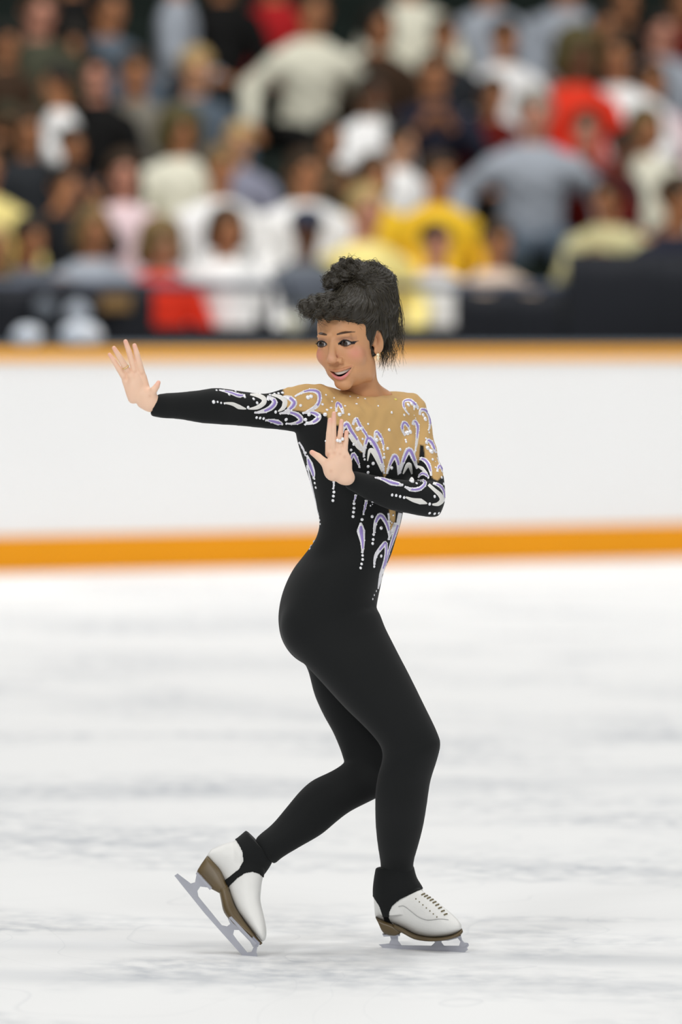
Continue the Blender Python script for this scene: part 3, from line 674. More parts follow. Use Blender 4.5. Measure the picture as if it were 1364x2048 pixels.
for s_ in """427,804,4;435,804,2.4;442,806,2.4;449,807,2.2;458,789,3.4;489,794,3.4;496,815,3.6;507,798,3.4;514,806,3.4;536,799,3.6;551,824,3.6;513,835,3.2;520,836,3.2;527,837,3.2;572,839,4;573,847,3;601,811,3.4;616,795,5;622,793,4.6;645,809,3.2;611,839,4;614,846,3.6;618,829,4;638,834,3.4;650,829,4.4;654,820,3.2;662,816,3;565,786,3.6;557,787,3;549,788,3;540,790,3;433,781,2.5;448,783,3;471,783,2.5;520,788,2.5;679,829,4.8;683,818,3;715,858,5.4;722,857,4;753,880,5;761,879,4;766,898,2.6;768,908,2.6;768,915,3.6;783,936,4;814,866,6;820,864,5;811,880,2.6;816,810,4.8;823,808,4.4;828,814,4;850,838,5.4;846,830,4;853,884,4;855,896,5.4;862,903,6;823,963,6;833,967,3;784,990,3.3;792,991,3.3;800,993,3.3;808,995,3.3;859,1008,3.5;869,993,3.5;859,1026,3.3;869,1027,3.3;877,1026,3;713,808,3;698,829,3;736,848,2.6;778,860,3.8;783,825,3;808,830,3.2;725,878,2.8;775,897,3.6;800,899,3.6;812,884,2.6;730,798,2.4;716,796,2.2;700,793,2.2;865,919,3;707,889,3;746,927,4;729,919,2.6;736,933,3.4;736,945,3.4;702,900,3;612,905,3;615,938,3;629,957,3;630,966,3;632,975,3;637,1026,2.6;640,1040,2.6;641,1048,2.4;667,941,3.4;667,949,3.4;668,984,3.4;667,992,3.4;666,1001,3.4;708,1007,3.4;708,1016,3.4;707,1024,3.4;706,1033,3.4;724,1039,3.4;725,1111,3;725,1119,3.2;723,1128,3.2;721,1136,3.2;744,1033,3.6;762,1056,4;747,1069,3.3;746,1079,3.3;745,1087,3.3;748,1133,3.2;762,1112,3.6;752,1182,2.2;748,1190,2.2;745,1198,2.4;786,1030,2.6;783,1045,2.6;627,1082,3;622,1092,2.8;620,1098,2.6;858,865,2.4;866,870,2.4;871,935,2.4;862,812,2.4;883,955,3;887,968,3;776,1063,3;780,1042,2.4;668,796,2.4;690,812,2.6;756,812,2.2;652,790,2.4;664,803,2.2""".split(';'):
    a, b, c = map(float, s_.split(',')); gem(a, b, c)
M['yellow_gem'] = mat('yellow_stone', (0.85, 0.80, 0.15), 0.2, spec=0.8)
gem(791, 799, 3, 1)
GEMS.sort(key=lambda g_: -g_[2]); rest = MB()
for i, g_ in enumerate(GEMS + GLIT):
    if i < 98:
        m_ = MB(); put_gem(m_, *g_); m_.build('rhinestone', [M['gem'], M['yellow_gem']], suit, True)
    else: put_gem(rest, *g_)
tag(rest.build('rhinestones', [M['gem'], M['yellow_gem']], suit, True), kind='stuff')

# ---- eyes, teeth, earring, ring ----
for sx in (-1, 1):
    lo, h, X, Y, Z = grid((-.014, -.014, -.014), (.014, .014, .014), .0007)
    V, Q = surface_nets(np.sqrt(X * X + Y * Y + Z * Z) - .0122, lo, h); V = lap_smooth(V, Q, 1, .3)
    gz = np.array([-.10 if sx > 0 else -.02, -1, -.02]); gz /= np.linalg.norm(gz); ang = np.arccos(np.clip((V @ gz) / np.linalg.norm(V, axis=1), -1, 1)) * .0122
    Ce = np.tile(np.array((.50, .48, .48)), (len(V), 1)); Ce = blend(Ce, (ang < .0075) * 1., (.03, .016, .010)); Ce = blend(Ce, (ang < .0028) * 1., (.004, .004, .004))
    c0 = np.array((sx * .031, -.0755, 0)); Vw = (V + c0) @ HMn[:3, :3].T + HMn[:3, 3]
    me = np_mesh('eye', Vw, Q); col_attr(me, Ce)
    if 'eye' not in M: M['eye'] = mat('eye', (1, 1, 1), 0.08, spec=0.6, attr='tint')
    link_mesh('eye', me, SK, [M['eye']])
    m_ = MB()                                                    # lashes on the outer half of the lid
    for i in range(14):
        t = -0.7 + i / 13 * 1.75; xx = .031 + .0145 * t * .95; zz = .0058 * (1 - min(1, t * t)) + .0006
        p = Vector((sx * xx, -.0895 + .010 * max(0, t) ** 2 * .9, zz)); q = p + Vector((sx * .0025 * (t + .3), -.0035, .0030)); m_.tube([HM @ p, HM @ ((p + q) / 2 + Vector((0, -.0006, -.0006))), HM @ q], [.0006, .0004, .0001], 4)
    m_.build('eyelashes', M['hair'], SK, True)
m_ = MB(); V = []; nT = 24
for i in range(nT + 1):
    t = -1 + 2 * i / nT; xx = .0235 * t; yy = -.0945 + .0165 * t * t; zt = -.0575 + .004 * t * t; zb = -.0668 + .0090 * t * t
    for (zz, oy) in ((zt, 0), ((zt + zb) / 2, -.0008), (zb, 0), (zb, .003), (zt, .003)): V.append(HM @ Vector((xx + SH * .066 + MX, yy + oy + (.0004 if i % 3 == 0 else 0), zz + MT * xx - MZ)))
m_.add(V, [(i * 5 + j, i * 5 + (j + 1) % 5, (i + 1) * 5 + (j + 1) % 5, (i + 1) * 5 + j) for i in range(nT) for j in range(5)] + [(0, 1, 2, 3, 4), tuple(nT * 5 + j for j in (4, 3, 2, 1, 0))])
M['teeth'] = mat('teeth', (.78, .74, .66), .25); m_.build('teeth', M['teeth'], SK, True)
for sx in (-1, 1):
    e0 = HM @ Vector((sx * .0725, -.001, -.034)); m_ = MB(); m_.ball(e0, .0042, 12, 8); m_.ball(e0 + Vector((0, 0, -.008)), .0034, 12, 8, sc=(1, 1, 1.6))
    o = m_.build('earring', M['gold'] if sx < 0 else mat('pearl_gold', (.92, .84, .62), .2, spec=.8, metal=.3), SK, True)
def ring_on(p, ax, r, name):
    ax = ax.normalized(); a = ax.orthogonal().normalized(); b = ax.cross(a); m_ = MB(); pts = [p + a * (r * math.cos(t)) + b * (r * math.sin(t)) for t in np.linspace(0, 2 * math.pi, 21)]
    m_.tube(pts, .0011, 6); return m_.build(name, M['gold'], SK, True)
ring_on(W(251, 734, d1 - .006), W(238, 712, d1 - .014) - W(249, 731, d1 - .006), .0080, 'ring')
ring_on(W(679, 882, d2 - .002), W(681, 864, d2 - .004) - W(679, 886, d2 - .002), .0078, 'ring')
m_ = MB()
for (a, b) in ((675, 881), (680, 882), (685, 878)): m_.ball(W(a, b, d2 - .0125), .0042, 8, 6)
m_.ball(W(651.5, 882, d2 - .004), .0026, 8, 6)
m_.build('ring_stones', M['gem'], SK, True)

# ---- hair ----
rng = np.random.RandomState(3)
hb = [(706,612,.015,50,.075,52),(748,600,.03,46,.07,55),(700,622,-.03,58,.06,36),(672,630,-.03,30,.05,24),(762,645,.045,34,.05,40),(737,632,.0,24,.05,32),
      (745,565,.03,36,.05,40),(728,552,.02,30,.045,28),(764,575,.035,30,.05,40),(770,610,.045,28,.05,50)]
curls = [(610,614,-.075,13),(617,623,-.08,13),(628,612,-.085,14),(637,625,-.09,13),(650,613,-.09,15),(660,626,-.09,13),(672,615,-.085,15),(683,626,-.085,13),(694,617,-.08,13),(643,600,-.075,13),(660,596,-.07,14),(626,603,-.07,11),(606,607,-.07,8),
         (668,552,-.0,13),(660,562,-.0,12),(676,540,.0,14),(688,528,.005,11),(700,540,.005,14),(713,530,.01,11),(690,552,.0,16),(672,564,-.01,14),(716,545,.01,15),(655,570,-.01,9),(730,538,.02,13),(745,536,.02,13),(697,522,.005,6),(684,522,.01,6),(654,558,.0,8),
         (704,634,-.07,12),(714,636,-.06,12),(727,656,-.04,12),(714,646,-.055,7)]
pts_all = np.array([tuple(W(a, b, d)) for a, b, d, *_ in hb + curls])
lo, h, X, Y, Z = grid(pts_all.min(0) - .075, pts_all.max(0) + .075, .0022); G = (X, Y, Z); Dh = None
for a, b, d, rx, ry, rz in hb:
    e = s_ell(G, tuple(W(a, b, d)), (rx / 850, ry, rz / 850)); Dh = e if Dh is None else smin(Dh, e, .006)
Dh = smin(Dh, s_ell(G, tuple(HM @ Vector((0, .030, .030))), (.080, .092, .080)), .01)
Dh = smin(Dh, s_cone(G, tuple(W(770, 655, .05)), tuple(W(772, 690, .05)), .030, .012), .01)
for a, b, d, r in curls:
    e = s_ell(G, tuple(W(a, b, d)), (r / 850, r / 850 * 1.3, r / 850)); Dh = smin(Dh, e, .003)
# combed-up grooves over the crown, curls elsewhere
cx = np.array(tuple(W(735, 560, .02))); th = np.arctan2(X - cx[0], Z - cx[2]); ph = np.arctan2(Y - cx[1], Z - cx[2] + .3)
Dh += .0012 * np.sin(th * 34 + 5 * np.sin(Y * 60)) * np.clip((Dh + .02) / .02, 0, 1)
nz_ = np.sin(X * 310 + 2 * np.sin(Z * 190)) * np.sin(Y * 280 + 1.5 * np.sin(X * 170)) * np.sin(Z * 330 + 2 * np.sin(Y * 150)); Dh += .0012 * nz_ * np.clip((X < cx[0] - .045) + (Z > cx[2] - .012), .12, 1)
# cut out the face and ear
L = np.stack([X - HM[0][3], Y - HM[1][3], Z - HM[2][3]], -1) @ HMn[:3, :3]
fx, fy, fz = L[..., 0], L[..., 1], L[..., 2]
face = s_ell((fx, fy, fz), (0, -.085, -.035), (.066, .075, .083)); Dh = smax(Dh, -face, .002)
earc = s_ell((fx, fy, fz), (.080, .002, -.006), (.022, .019, .031)); Dh = np.maximum(Dh, -earc)
Dh = np.maximum(Dh, -(Z - (W(700, 735, 0).z)))
V, Q = surface_nets(Dh, lo, h); V = lap_smooth(V, Q, 1, .4); del Dh, L
HN = normals(V, Q); me = np_mesh('hair', V, Q); hair = link_mesh('hair', me, SK, [M['hair']])
m_ = MB()
fr = rng.permutation(len(V))[:1500]; bun = np.array(tuple(W(728, 556, .02)))
hpx, hpy = PXn(V)
for i in fr:
    p = V[i]; n = HN[i]; curly = (hpy[i] > 590 and hpx[i] < 690) or hpy[i] < 575
    t = bun - p; t -= n * t.dot(n) if hasattr(t, 'dot') else 0; t /= np.linalg.norm(t) + 1e-9
    if curly: r = rng.randn(3); t = r - n * r.dot(n); t /= np.linalg.norm(t)
    Lh = .018 + .02 * rng.rand(); b = np.cross(n, t); pts = []; q = p - t * Lh * .5; ph = rng.rand() * 6
    for s_ in range(6):
        u = s_ / 5
        if curly:
            a = ph + u * 4.2; pts.append(Vector(p + (t * math.cos(a) + b * math.sin(a)) * .0065 + n * (.0006 + .005 * u * rng.rand())))
        else: pts.append(Vector(q + t * Lh * u + n * (.0013 * math.sin(u * 3.14) - .0002) + b * .0010 * math.sin(ph + u * 5)))
    m_.tube(pts, [.0002, .0005, .0006, .0006, .0004, .0002], 4, caps=False)
def wisp(a, b, c, n, spread, r=.0006):
    for _ in range(n):
        j = lambda s: rng.randn() * s
        P = [W(a[0] + j(spread), a[1] + j(spread), a[2] + j(.008)), W(b[0] + j(spread), b[1] + j(spread), b[2] + j(.01)), W(c[0] + j(spread * 1.6), c[1] + j(spread * 2.2), c[2] + j(.012))]
        C_ = catmull([tuple(p) for p in P], 4); m_.tube([Vector(p) for p in C_], list(np.linspace(r, r * .3, len(C_))), 4, caps=False)
wisp((768,668,.04),(768,700,.04),(764,728,.035),60,4); wisp((776,668,.045),(782,700,.045),(782,728,.04),46,5); wisp((788,640,.05),(798,672,.05),(796,705,.05),40,6)
wisp((772,660,.03),(776,690,.03),(772,715,.03),50,5); wisp((795,600,.05),(803,640,.05),(800,672,.05),22,3); wisp((610,612,-.075),(604,622,-.078),(612,632,-.08),26,4)
wisp((640,625,-.085),(634,636,-.085),(640,645,-.08),22,5); wisp((735,668,-.02),(739,678,-.02),(738,686,-.02),24,2.5); wisp((692,530,.0),(700,518,.0),(712,526,.0),18,4)
wisp((628,636,-.08),(625,643,-.08),(624,648,-.075),14,3); wisp((690,636,-.075),(705,642,-.07),(716,652,-.06),22,5)
wisp((724,533,.01),(750,524,.01),(775,545,.02),22,5); wisp((655,570,-.01),(648,560,-.01),(658,548,-.01),16,4)
st = m_.build('hair_strands', M['strand'], hair, True); tag(st, kind='stuff')

# ---- skates ----
def skate(name, label, lofts, sole_rows, blade, stir, stirname, blade_d, sp):
    sk = empty(name, tuple(W(*sp))); sk.parent = SK; bpy.context.view_layer.update(); sk.matrix_parent_inverse = SK.matrix_world.inverted(); sk['label'] = label
    V, Q = union([loft(r) for r in lofts], .0014, 8); me = np_mesh('boot', V, Q); boot = link_mesh('boot', me, sk, [M['boot']])
    N = normals(V, Q)
    for nm, rows, pw in sole_rows:
        v, f = loft(rows, 4, 32, pw); me = bpy.data.meshes.new(nm); me.from_pydata([tuple(q) for q in v], [], f); o = link_mesh(nm, me, sk, [M['sole']])
    m_ = MB()
    for poly, thick in blade:
        P = [Vector(W(a, b, blade_d(a, b))) - Vector((0, thick / 2, 0)) for a, b in poly]; m_.prism(P, Vector((0, thick, 0)))
    m_.build('blade', M['steel'], sk)
    px, py = PXn(V); ins = in_poly(px, py, stir); keep = ins[Q].all(1); v2, q2, u = compact(V + N * .0022, Q, keep)
    me = np_mesh(stirname, v2, q2); o = link_mesh(stirname, me, SK, [M['legging']]); s_ = o.modifiers.new('thickness', 'SOLIDIFY'); s_.thickness = .002; s_.offset = -1
    return sk
bd = lambda a, b: .01 - (a - 760) / 160 * .085
front = skate('ice_skate', 'white skate flat on the ice under the front foot', [
 [(747,1792,750,1832,.02,.024),(753,1768,760,1839,.018,.032),(775,1766,782,1846,.01,.036),(805,1770,808,1857,-.005,.038),(835,1776,832,1869,-.02,.041),(862,1794,856,1874,-.035,.044),(886,1813,878,1874,-.05,.044),(904,1828,900,1871,-.06,.04),(917,1841,917,1864,-.07,.028),(923,1850,923,1858,-.074,.012)],
 [(753,1737,826,1733,.0,.043),(749,1760,832,1755,0,.044),(747,1785,845,1778,0,.045),(750,1812,850,1800,0,.042),(762,1832,850,1822,-.005,.036)]],
 [('heel', [(751,1834,757,1845,.01,.026),(757,1837,763,1860,.01,.028),(768,1841,771,1868,.008,.030),(785,1848,787,1871,.0,.030),(797,1857,796,1868,-.006,.028),(803,1861,802,1864,-.008,.025)], 4.0),
  ('sole', [(786,1846,789,1858,-.002,.030),(805,1855,806,1866,-.01,.037),(830,1868,828,1877,-.022,.041),(856,1873,855,1881,-.036,.044),(880,1873,880,1880,-.05,.044),(902,1869,903,1876,-.062,.039),(917,1862,919,1871,-.072,.028),(924,1857,926,1864,-.076,.012)], 3.0)],
 [([(757.5,1889),(782,1886.5),(798.5,1890.5),(868,1891.5),(922,1891.5),(936,1886),(938,1890.5),(934,1896),(936,1899),(930,1904),(885,1903.5),(827,1903.5),(803,1901),(768,1897.6)], .0045),
  ([(779,1868),(796,1869),(796.5,1882),(803,1890.5),(778,1888),(782,1879)], .008),([(866,1877),(884,1877),(883,1885),(890,1893.5),(862,1892.5),(870,1885)], .008),
  ([(911,1870),(921,1867),(924,1880),(928,1885),(936,1886),(930,1894),(918,1892),(921,1883)], .008),
  ([(765,1868),(800,1868),(800,1871),(767,1872)], .036),([(850,1878),(895,1877),(922,1870),(922,1873),(896,1880),(850,1881)], .04)],
 [(735,1728),(845,1728),(852,1770),(843,1779),(800,1799),(785,1812),(779,1824),(778,1836),(784,1849),(800,1862),(795,1872),(782,1872),(775,1855),(767,1835),(760,1814),(751,1799),(743,1786)],
 'stirrup_legging', bd, (850, 1890, 0))
bd2 = lambda a, b: -.13 - (a - 349) / 165 * .13
back = skate('ice_skate', 'white skate tipped on its toe behind, brown sole showing', [
 [(413,1712,424,1698,-.12,.020),(424,1727,462,1684,-.13,.030),(440,1748,500,1690,-.135,.036),(455,1772,526,1732,-.15,.038),(464,1796,523,1772,-.165,.038),(475,1820,521,1800,-.18,.042),(490,1841,527,1828,-.2,.044),(506,1862,532,1852,-.22,.040),(518,1877,533,1868,-.235,.026),(524,1884,531,1879,-.24,.010)],
 [(492,1663,545,1720,-.125,.043),(478,1675,536,1736,-.13,.044),(460,1690,524,1752,-.135,.041),(450,1720,508,1768,-.14,.036)]],
 [('heel', [(415,1711,399,1734,-.122,.024),(425,1719,394,1748,-.126,.029),(441,1738,412,1770,-.135,.033),(452,1764,434,1783,-.146,.031),(459,1776,444,1788,-.15,.030)], 4.0),
  ('sole', [(455,1768,438,1780,-.148,.033),(463,1790,442,1800,-.16,.036),(471,1812,448,1824,-.175,.040),(486,1836,466,1846,-.195,.043),(503,1859,490,1862,-.215,.040),(516,1876,508,1880,-.232,.027),(525,1886,520,1890,-.242,.010)], 3.0)],
 [([(349,1751.6),(355,1747),(382,1767.5),(390,1772),(397,1793.6),(443.6,1850.5),(453.9,1852.7),(466,1868.6),(475.5,1882),(494.8,1905),(502.7,1903.9),(508,1893),(515,1891),(513,1905),(515,1910),(513,1919.8),(507,1915),(503,1919.5),(497,1916),(492,1918),(488,1915),(450.5,1873),(408.4,1825.5)], .0045),
  ([(380,1767.5),(390,1765),(393,1749),(402,1750),(418,1775),(400.5,1773),(394.8,1782),(397,1795),(388,1780)], .008),
  ([(453,1853.7),(460.7,1848),(456,1838),(466,1834),(480,1846),(482,1860),(468.6,1859.5),(466,1870)], .008),
  ([(477.7,1843),(520,1886),(516,1893.6),(506,1894),(500.5,1883.4),(476,1858)], .010),
  ([(392,1747),(396,1745),(424,1775),(420,1779)], .036),([(458,1834),(463,1832),(514,1886),(510,1889)], .038)],
 [(468,1676),(478,1690),(485,1705),(486,1722),(478,1738),(453,1758),(430,1780),(444,1792),(458,1773),(475,1757),(490,1747),(505,1744),(518,1748),(528,1757),(570,1750),(570,1630),(500,1640)],
 'stirrup_legging', bd2, (440, 1800, -.16))
bo = [c for c in front.children if c.name.startswith('boot')][0].data
bvb = BVHTree.FromPolygons([tuple(v.co) for v in bo.vertices], [tuple(p.vertices) for p in bo.polygons])
def onboot(a, b):
    dr = (fwd + RGT * ((a - 682) / F) + UPV * ((1024 - b) / F)).normalized(); p, n, i_, t_ = bvb.ray_cast(CAMPOS + dr * 15, dr)
    if p is None: p, n, i_, t_ = bvb.find_nearest(CAMPOS + dr * (D0 / dr.y))
    return p + n * .0012
for i in range(9):
    t = i / 8; a = 847 + 45 * t; b = 1788 + 40 * t - 4 * math.sin(t * 3.14)
    m_ = MB(); m_.tube([onboot(a - 4, b + 2.5), onboot(a - 1, b + .8), onboot(a + 2, b)], .0019, 6); m_.build('lace', M['lace'], front, True)
m_ = MB()
for i in range(7):
    t = i / 6; m_.ball(onboot(832 + 42 * t, 1798 + 36 * t), .0016, 8, 6)
m_.build('lace_eyelets', M['lace'], front, True)
m_ = MB(); pts = [onboot(a, b) for a, b in catmull([(797,1813),(808,1812),(822,1822),(838,1834),(856,1840),(880,1838),(897,1840)], 4)]
m_.tube(pts, .0007, 4); m_.build('stitching', M['lace_grey'], front, True)
# ------------------------------------------------------------------ spectators
def cm(name, rgb, rough=0.8): return mat('cloth_' + name, lin(*rgb), rough, spec=0.15, var=(9, 0.06))
CL = {k: cm(k, v) for k, v in dict(white=(246,246,245), cream=(226,224,205), paleyellow=(214,208,160), yellow=(246,200,50), softyellow=(250,232,150), pink=(232,208,212), palepink=(236,222,224),
    red=(226,58,36), darkred=(96,20,14), deepred=(170,30,34), gray=(104,110,118), lightgray=(165,172,182), bluegray=(88,100,112), darkgray=(42,45,49), taupe=(122,118,108), olive=(70,72,58), navy=(36,38,52),
    black=(18,18,18), lavender=(140,142,160), brown=(62,46,34), peach=(232,210,190), whiteblue=(214,222,232), darkolive=(60,60,48)).items()}
SKN = {'fair': mat('skin_fair', lin(204,152,116), .55), 'tan': mat('skin_tan', lin(178,122,84), .55), 'rosy': mat('skin_rosy', lin(206,146,122), .55), 'dark': mat('skin_brown', lin(112,76,54), .55)}
HR = {k: mat('hair_' + k, lin(*v), .6, var=(40, .25)) for k, v in dict(brown=(62,46,30), dark=(32,28,22), blond=(150,124,78), lightbrown=(120,98,62), gray=(130,126,116), sandy=(176,150,100), olive=(84,76,44)).items()}
M['shoe'] = mat('dark_shoe', (0.02, 0.018, 0.016), .5); M['eyedark'] = mat('eye_dark', (0.02, 0.015, 0.012), .3); M['lips'] = mat('lips', lin(160, 90, 84), .5)
M['camera_body'] = mat('camera_body', (0.015, 0.015, 0.016), .4); M['capnavy'] = mat('cap_navy', lin(48, 54, 72), .7)

POSES = {  # elbow, wrist, hand tip (left side, mirrored); lean = forward shift of shoulders
 'lap':   dict(e=(.255,-.04,.72), w=(.13,-.27,.60), h=(.06,-.35,.59), lean=0.0),
 'clap':  dict(e=(.25,-.08,.74), w=(.07,-.30,.90), h=(.015,-.37,1.0), lean=0.02),
 'lean':  dict(e=(.23,-.30,.66), w=(.11,-.46,.78), h=(.03,-.50,.86), lean=0.20),
 'camera':dict(e=(.25,-.16,.86), w=(.10,-.26,1.10), h=(.055,-.25,1.19), lean=0.04),
 'wide':  dict(e=(.31,-.06,.76), w=(.34,-.18,.54), h=(.33,-.27,.50), lean=0.12)}
def person_meshes(pose):
    P = POSES[pose]; ln = P['lean']; hd = (0, -.02 - ln, 1.21 - ln * .35); sh = 1.0 - ln * .30
    lo, h, X, Y, Z = grid((-.42, -.68, -.01), (.42, .24, 1.40), .0125); G = (X, Y, Z); A = (np.abs(X), Y, Z)
    pel = s_ell(G, (0, .0, .52), (.175, .135, .115))
    bel = s_ell(G, (0, -.01 - ln * .35, .70 - ln * .05), (.132, .115, .17)); che = s_ell(G, (0, -ln * .75, .88 - ln * .2), (.152, .115, .16))
    shl = s_cone(A, (0, -ln * .95, sh + .005), (.158, -ln, sh - .065), .058, .052)
    tor = smin(smin(smin(pel, bel, .05), che, .05), shl, .04)
    up = s_chain(A, [(.175, -ln, sh - .085), P['e'], P['w']], [.056, .042, .030], .02)
    neck = s_cone(G, (0, -ln * .9, sh), (0, hd[1] + .02, hd[2] - .06), .056, .052)
    head = smin(s_ell(G, (0, hd[1] + .01, hd[2] + .02), (.075, .095, .09)), s_ell(G, (0, hd[1] - .025, hd[2] - .055), (.055, .06, .06)), .03)
    head = smin(head, s_cone(G, (0, hd[1] - .088, hd[2] + .005), (0, hd[1] - .108, hd[2] - .028), .010, .013), .01)
    head = smin(head, s_ell(A, (.077, hd[1] + .012, hd[2] - .005), (.012, .02, .032)), .008)
    w, t = np.array(P['w']), np.array(P['h']); dr = (t - w) / np.linalg.norm(t - w); sd_ = np.cross(dr, (0, 0, 1)); sd_ /= np.linalg.norm(sd_)
    pc = w + dr * .05; hand_ = smin(s_cone(A, tuple(w), tuple(pc + dr * .015), .028, .034), s_cone(A, tuple(pc), tuple(pc - sd_ * .045 + dr * .02), .016, .010), .01)
    for q in (-1.2, -.4, .4, 1.2): hand_ = smin(hand_, s_cone(A, tuple(pc + sd_ * (.019 * q)), tuple(pc + dr * (.095 - .012 * abs(q)) + sd_ * (.026 * q)), .012, .009), .006)
    leg = s_chain(A, [(.09, .0, .50), (.125, -.42, .50), (.125, -.43, .09)], [.088, .062, .045], .02)
    foot = s_cone(A, (.125, -.42, .055), (.14, -.59, .045), .048, .038)
    body = smin(smin(smin(smin(tor, up, .03), neck, .03), head, .02), smin(leg, foot, .02), .03); body = smin(body, hand_, .01)
    def mk(nm, D):
        V, Q = surface_nets(D, lo, h); V = lap_smooth(V, Q, 3, .5); m = np_mesh(nm, V, Q); m.shade_smooth(); return m
    out = {'body': mk('body', body)}
    shirt = smin(tor, smin(up, neck + .01, .01), .03) - .014; shirt = smax(shirt, Z - (sh + .055), .01); shirt = smax(shirt, .50 - Z + 0 * X, .01)
    wr = (A[0] - w[0]) * dr[0] + (Y - w[1]) * dr[1] + (Z - w[2]) * dr[2]; near = np.sqrt((A[0] - w[0]) ** 2 + (Y - w[1]) ** 2 + (Z - w[2]) ** 2) < .12
    shirt = np.where(near & (wr > -.01), np.maximum(shirt, wr + .01), shirt)
    shirt = shirt + .004 * np.sin(X * 40 + Z * 25) * np.sin(Z * 33 - Y * 28)
    out['shirt'] = mk('shirt', shirt)
    tr_ = smin(np.maximum(pel, Z - .60), leg, .04) - .012; tr_ = np.maximum(tr_, .07 - Z); out['trousers'] = mk('trousers', tr_)
    out['shoes'] = mk('shoes', foot - .010)
    return out, hd
def hair_meshes(hd):
    out = {}; lo, h, X, Y, Z = grid((-.17, hd[1] - .17, hd[2] - .24), (.17, hd[1] + .20, hd[2] + .19), .0095); x, y, z = X, Y - hd[1], Z - hd[2]; G = (x, y, z); A = (np.abs(x), y, z)
    facec = s_ell(G, (0, -.10, -.035), (.064, .075, .095))
    def mk(nm, D, amp=0.0, f=90):
        D = D + amp * np.sin(x * f) * np.sin(y * f + 1) * np.sin(z * f * .8); V, Q = surface_nets(D, lo, h); V = lap_smooth(V, Q, 2, .5); m = np_mesh('hair', V, Q); m.shade_smooth(); return m
    base = s_ell(G, (0, .018, .038), (.088, .108, .095))
    out['short'] = mk('short', smax(base, -facec, .01))
    out['bob'] = mk('bob', smax(smin(base, s_ell(A, (.066, .03, -.04), (.036, .07, .075)), .03), -facec, .01), .003)
    out['long'] = mk('long', smax(smin(base, s_ell(A, (.062, .045, -.085), (.042, .065, .13)), .03), -facec, .01), .004)
    out['curly'] = mk('curly', smax(smin(s_ell(G, (0, .02, .045), (.125, .125, .118)), s_ell(A, (.085, .03, -.05), (.05, .08, .08)), .03), -facec, .01), .010, 130)
    capd = smax(s_ell(G, (0, .005, .048), (.092, .110, .080)), -(z - .022), .006); brim = s_ell(G, (0, -.115, .034), (.070, .065, .008))
    out['cap'] = mk('cap', smin(capd, brim, .006))
    return out
PM = {}; HM_ = {}
for k in POSES:
    PM[k] = person_meshes(k); HM_[k] = hair_meshes(PM[k][1])
eye_m = {}
for k in POSES:
    hd = PM[k][1]; e = MB()
    me_ = []
    for sx in (-1, 1):
        e = MB(); e.ball((sx * .030, hd[1] - .078, hd[2] + .008), .011, 8, 6, sc=(1.3, .8, .7)); q_ = bpy.data.meshes.new('eye'); q_.from_pydata(e.v, [], e.f); q_.materials.append(M['eyedark']); me_.append(q_)
    e2 = MB(); e2.tube([(-.025, hd[1] - .076, hd[2] - .060), (0, hd[1] - .086, hd[2] - .064), (.025, hd[1] - .076, hd[2] - .060)], [.003, .006, .003], 6)
    m2 = bpy.data.meshes.new('mouth'); m2.from_pydata(e2.v, [], e2.f); eye_m[k] = (me_, m2)
for dct in list(PM.values()):
    for nm, me_ in dct[0].items(): me_.materials.append(M['shoe'])
for dct in HM_.values():
    for me_ in dct.values(): me_.materials.append(M['hair'])
for a_, b_ in eye_m.values(): b_.materials.append(M['lips'])
def child(nm, me_, par, m):
    o = bpy.data.objects.new(nm, me_); COL.objects.link(o); o.parent = par
    o.material_slots[0].link = 'OBJECT'; o.material_slots[0].material = m; return o
def row_depth_point(px, n, z):
    """point at height z on the vertical plane n (parallel to the boards) seen in image column px"""
    v = fwd + RGT * ((px - 682) / F) + UPV * ((1024 - 400) / F); q = P0 + NN * n; t = (q - CAMPOS).dot(NN) / v.dot(NN)
    p = CAMPOS + v * t; return Vector((p.x, p.y, z))
def spectator(px, py, row, pose, shirt, trous, skin, style, hcol, label, face=8, s=None, width=1.0, standing=0):
    n = ROW0 - TREAD * row - 0.42; z0 = Z0T + RISE * row; hd = PM[pose][1]
    ang = math.radians(face + 12)                                   # body turned from straight at the photographer
    lx, ly = hd[0], hd[1]
    base = row_depth_point(px, n - .12, z0)
    # height of the head the photo asks for
    depth = base.y; zt = W(px, py, depth - D0).z
    sc = (zt - z0) / hd[2] if s is None else s
    sc = min(1.16, max(0.86, sc))
    r = empty('spectator', base, ang); r.scale = (sc * width, sc * width, sc)
    off = Matrix.Rotation(ang, 4, 'Z') @ Vector((lx * sc * width, (ly) * sc * width, 0)); r.location = base - Vector((off.x, 0, 0))
    tag(r, label, 'person', 'spectators in the stands')
    ms = PM[pose][0]
    child('body', ms['body'], r, SKN[skin]); child('shirt', ms['shirt'], r, CL[shirt]); child('trousers', ms['trousers'], r, CL[trous]); child('shoes', ms['shoes'], r, M['shoe'])
    child('cap' if style == 'cap' else 'hair', HM_[pose][style], r, M['capnavy'] if style == 'cap' else HR[hcol])
    child('eye', eye_m[pose][0][0], r, M['eyedark']); child('eye', eye_m[pose][0][1], r, M['eyedark']); child('mouth', eye_m[pose][1], r, M['lips'])
    return r
S = spectator
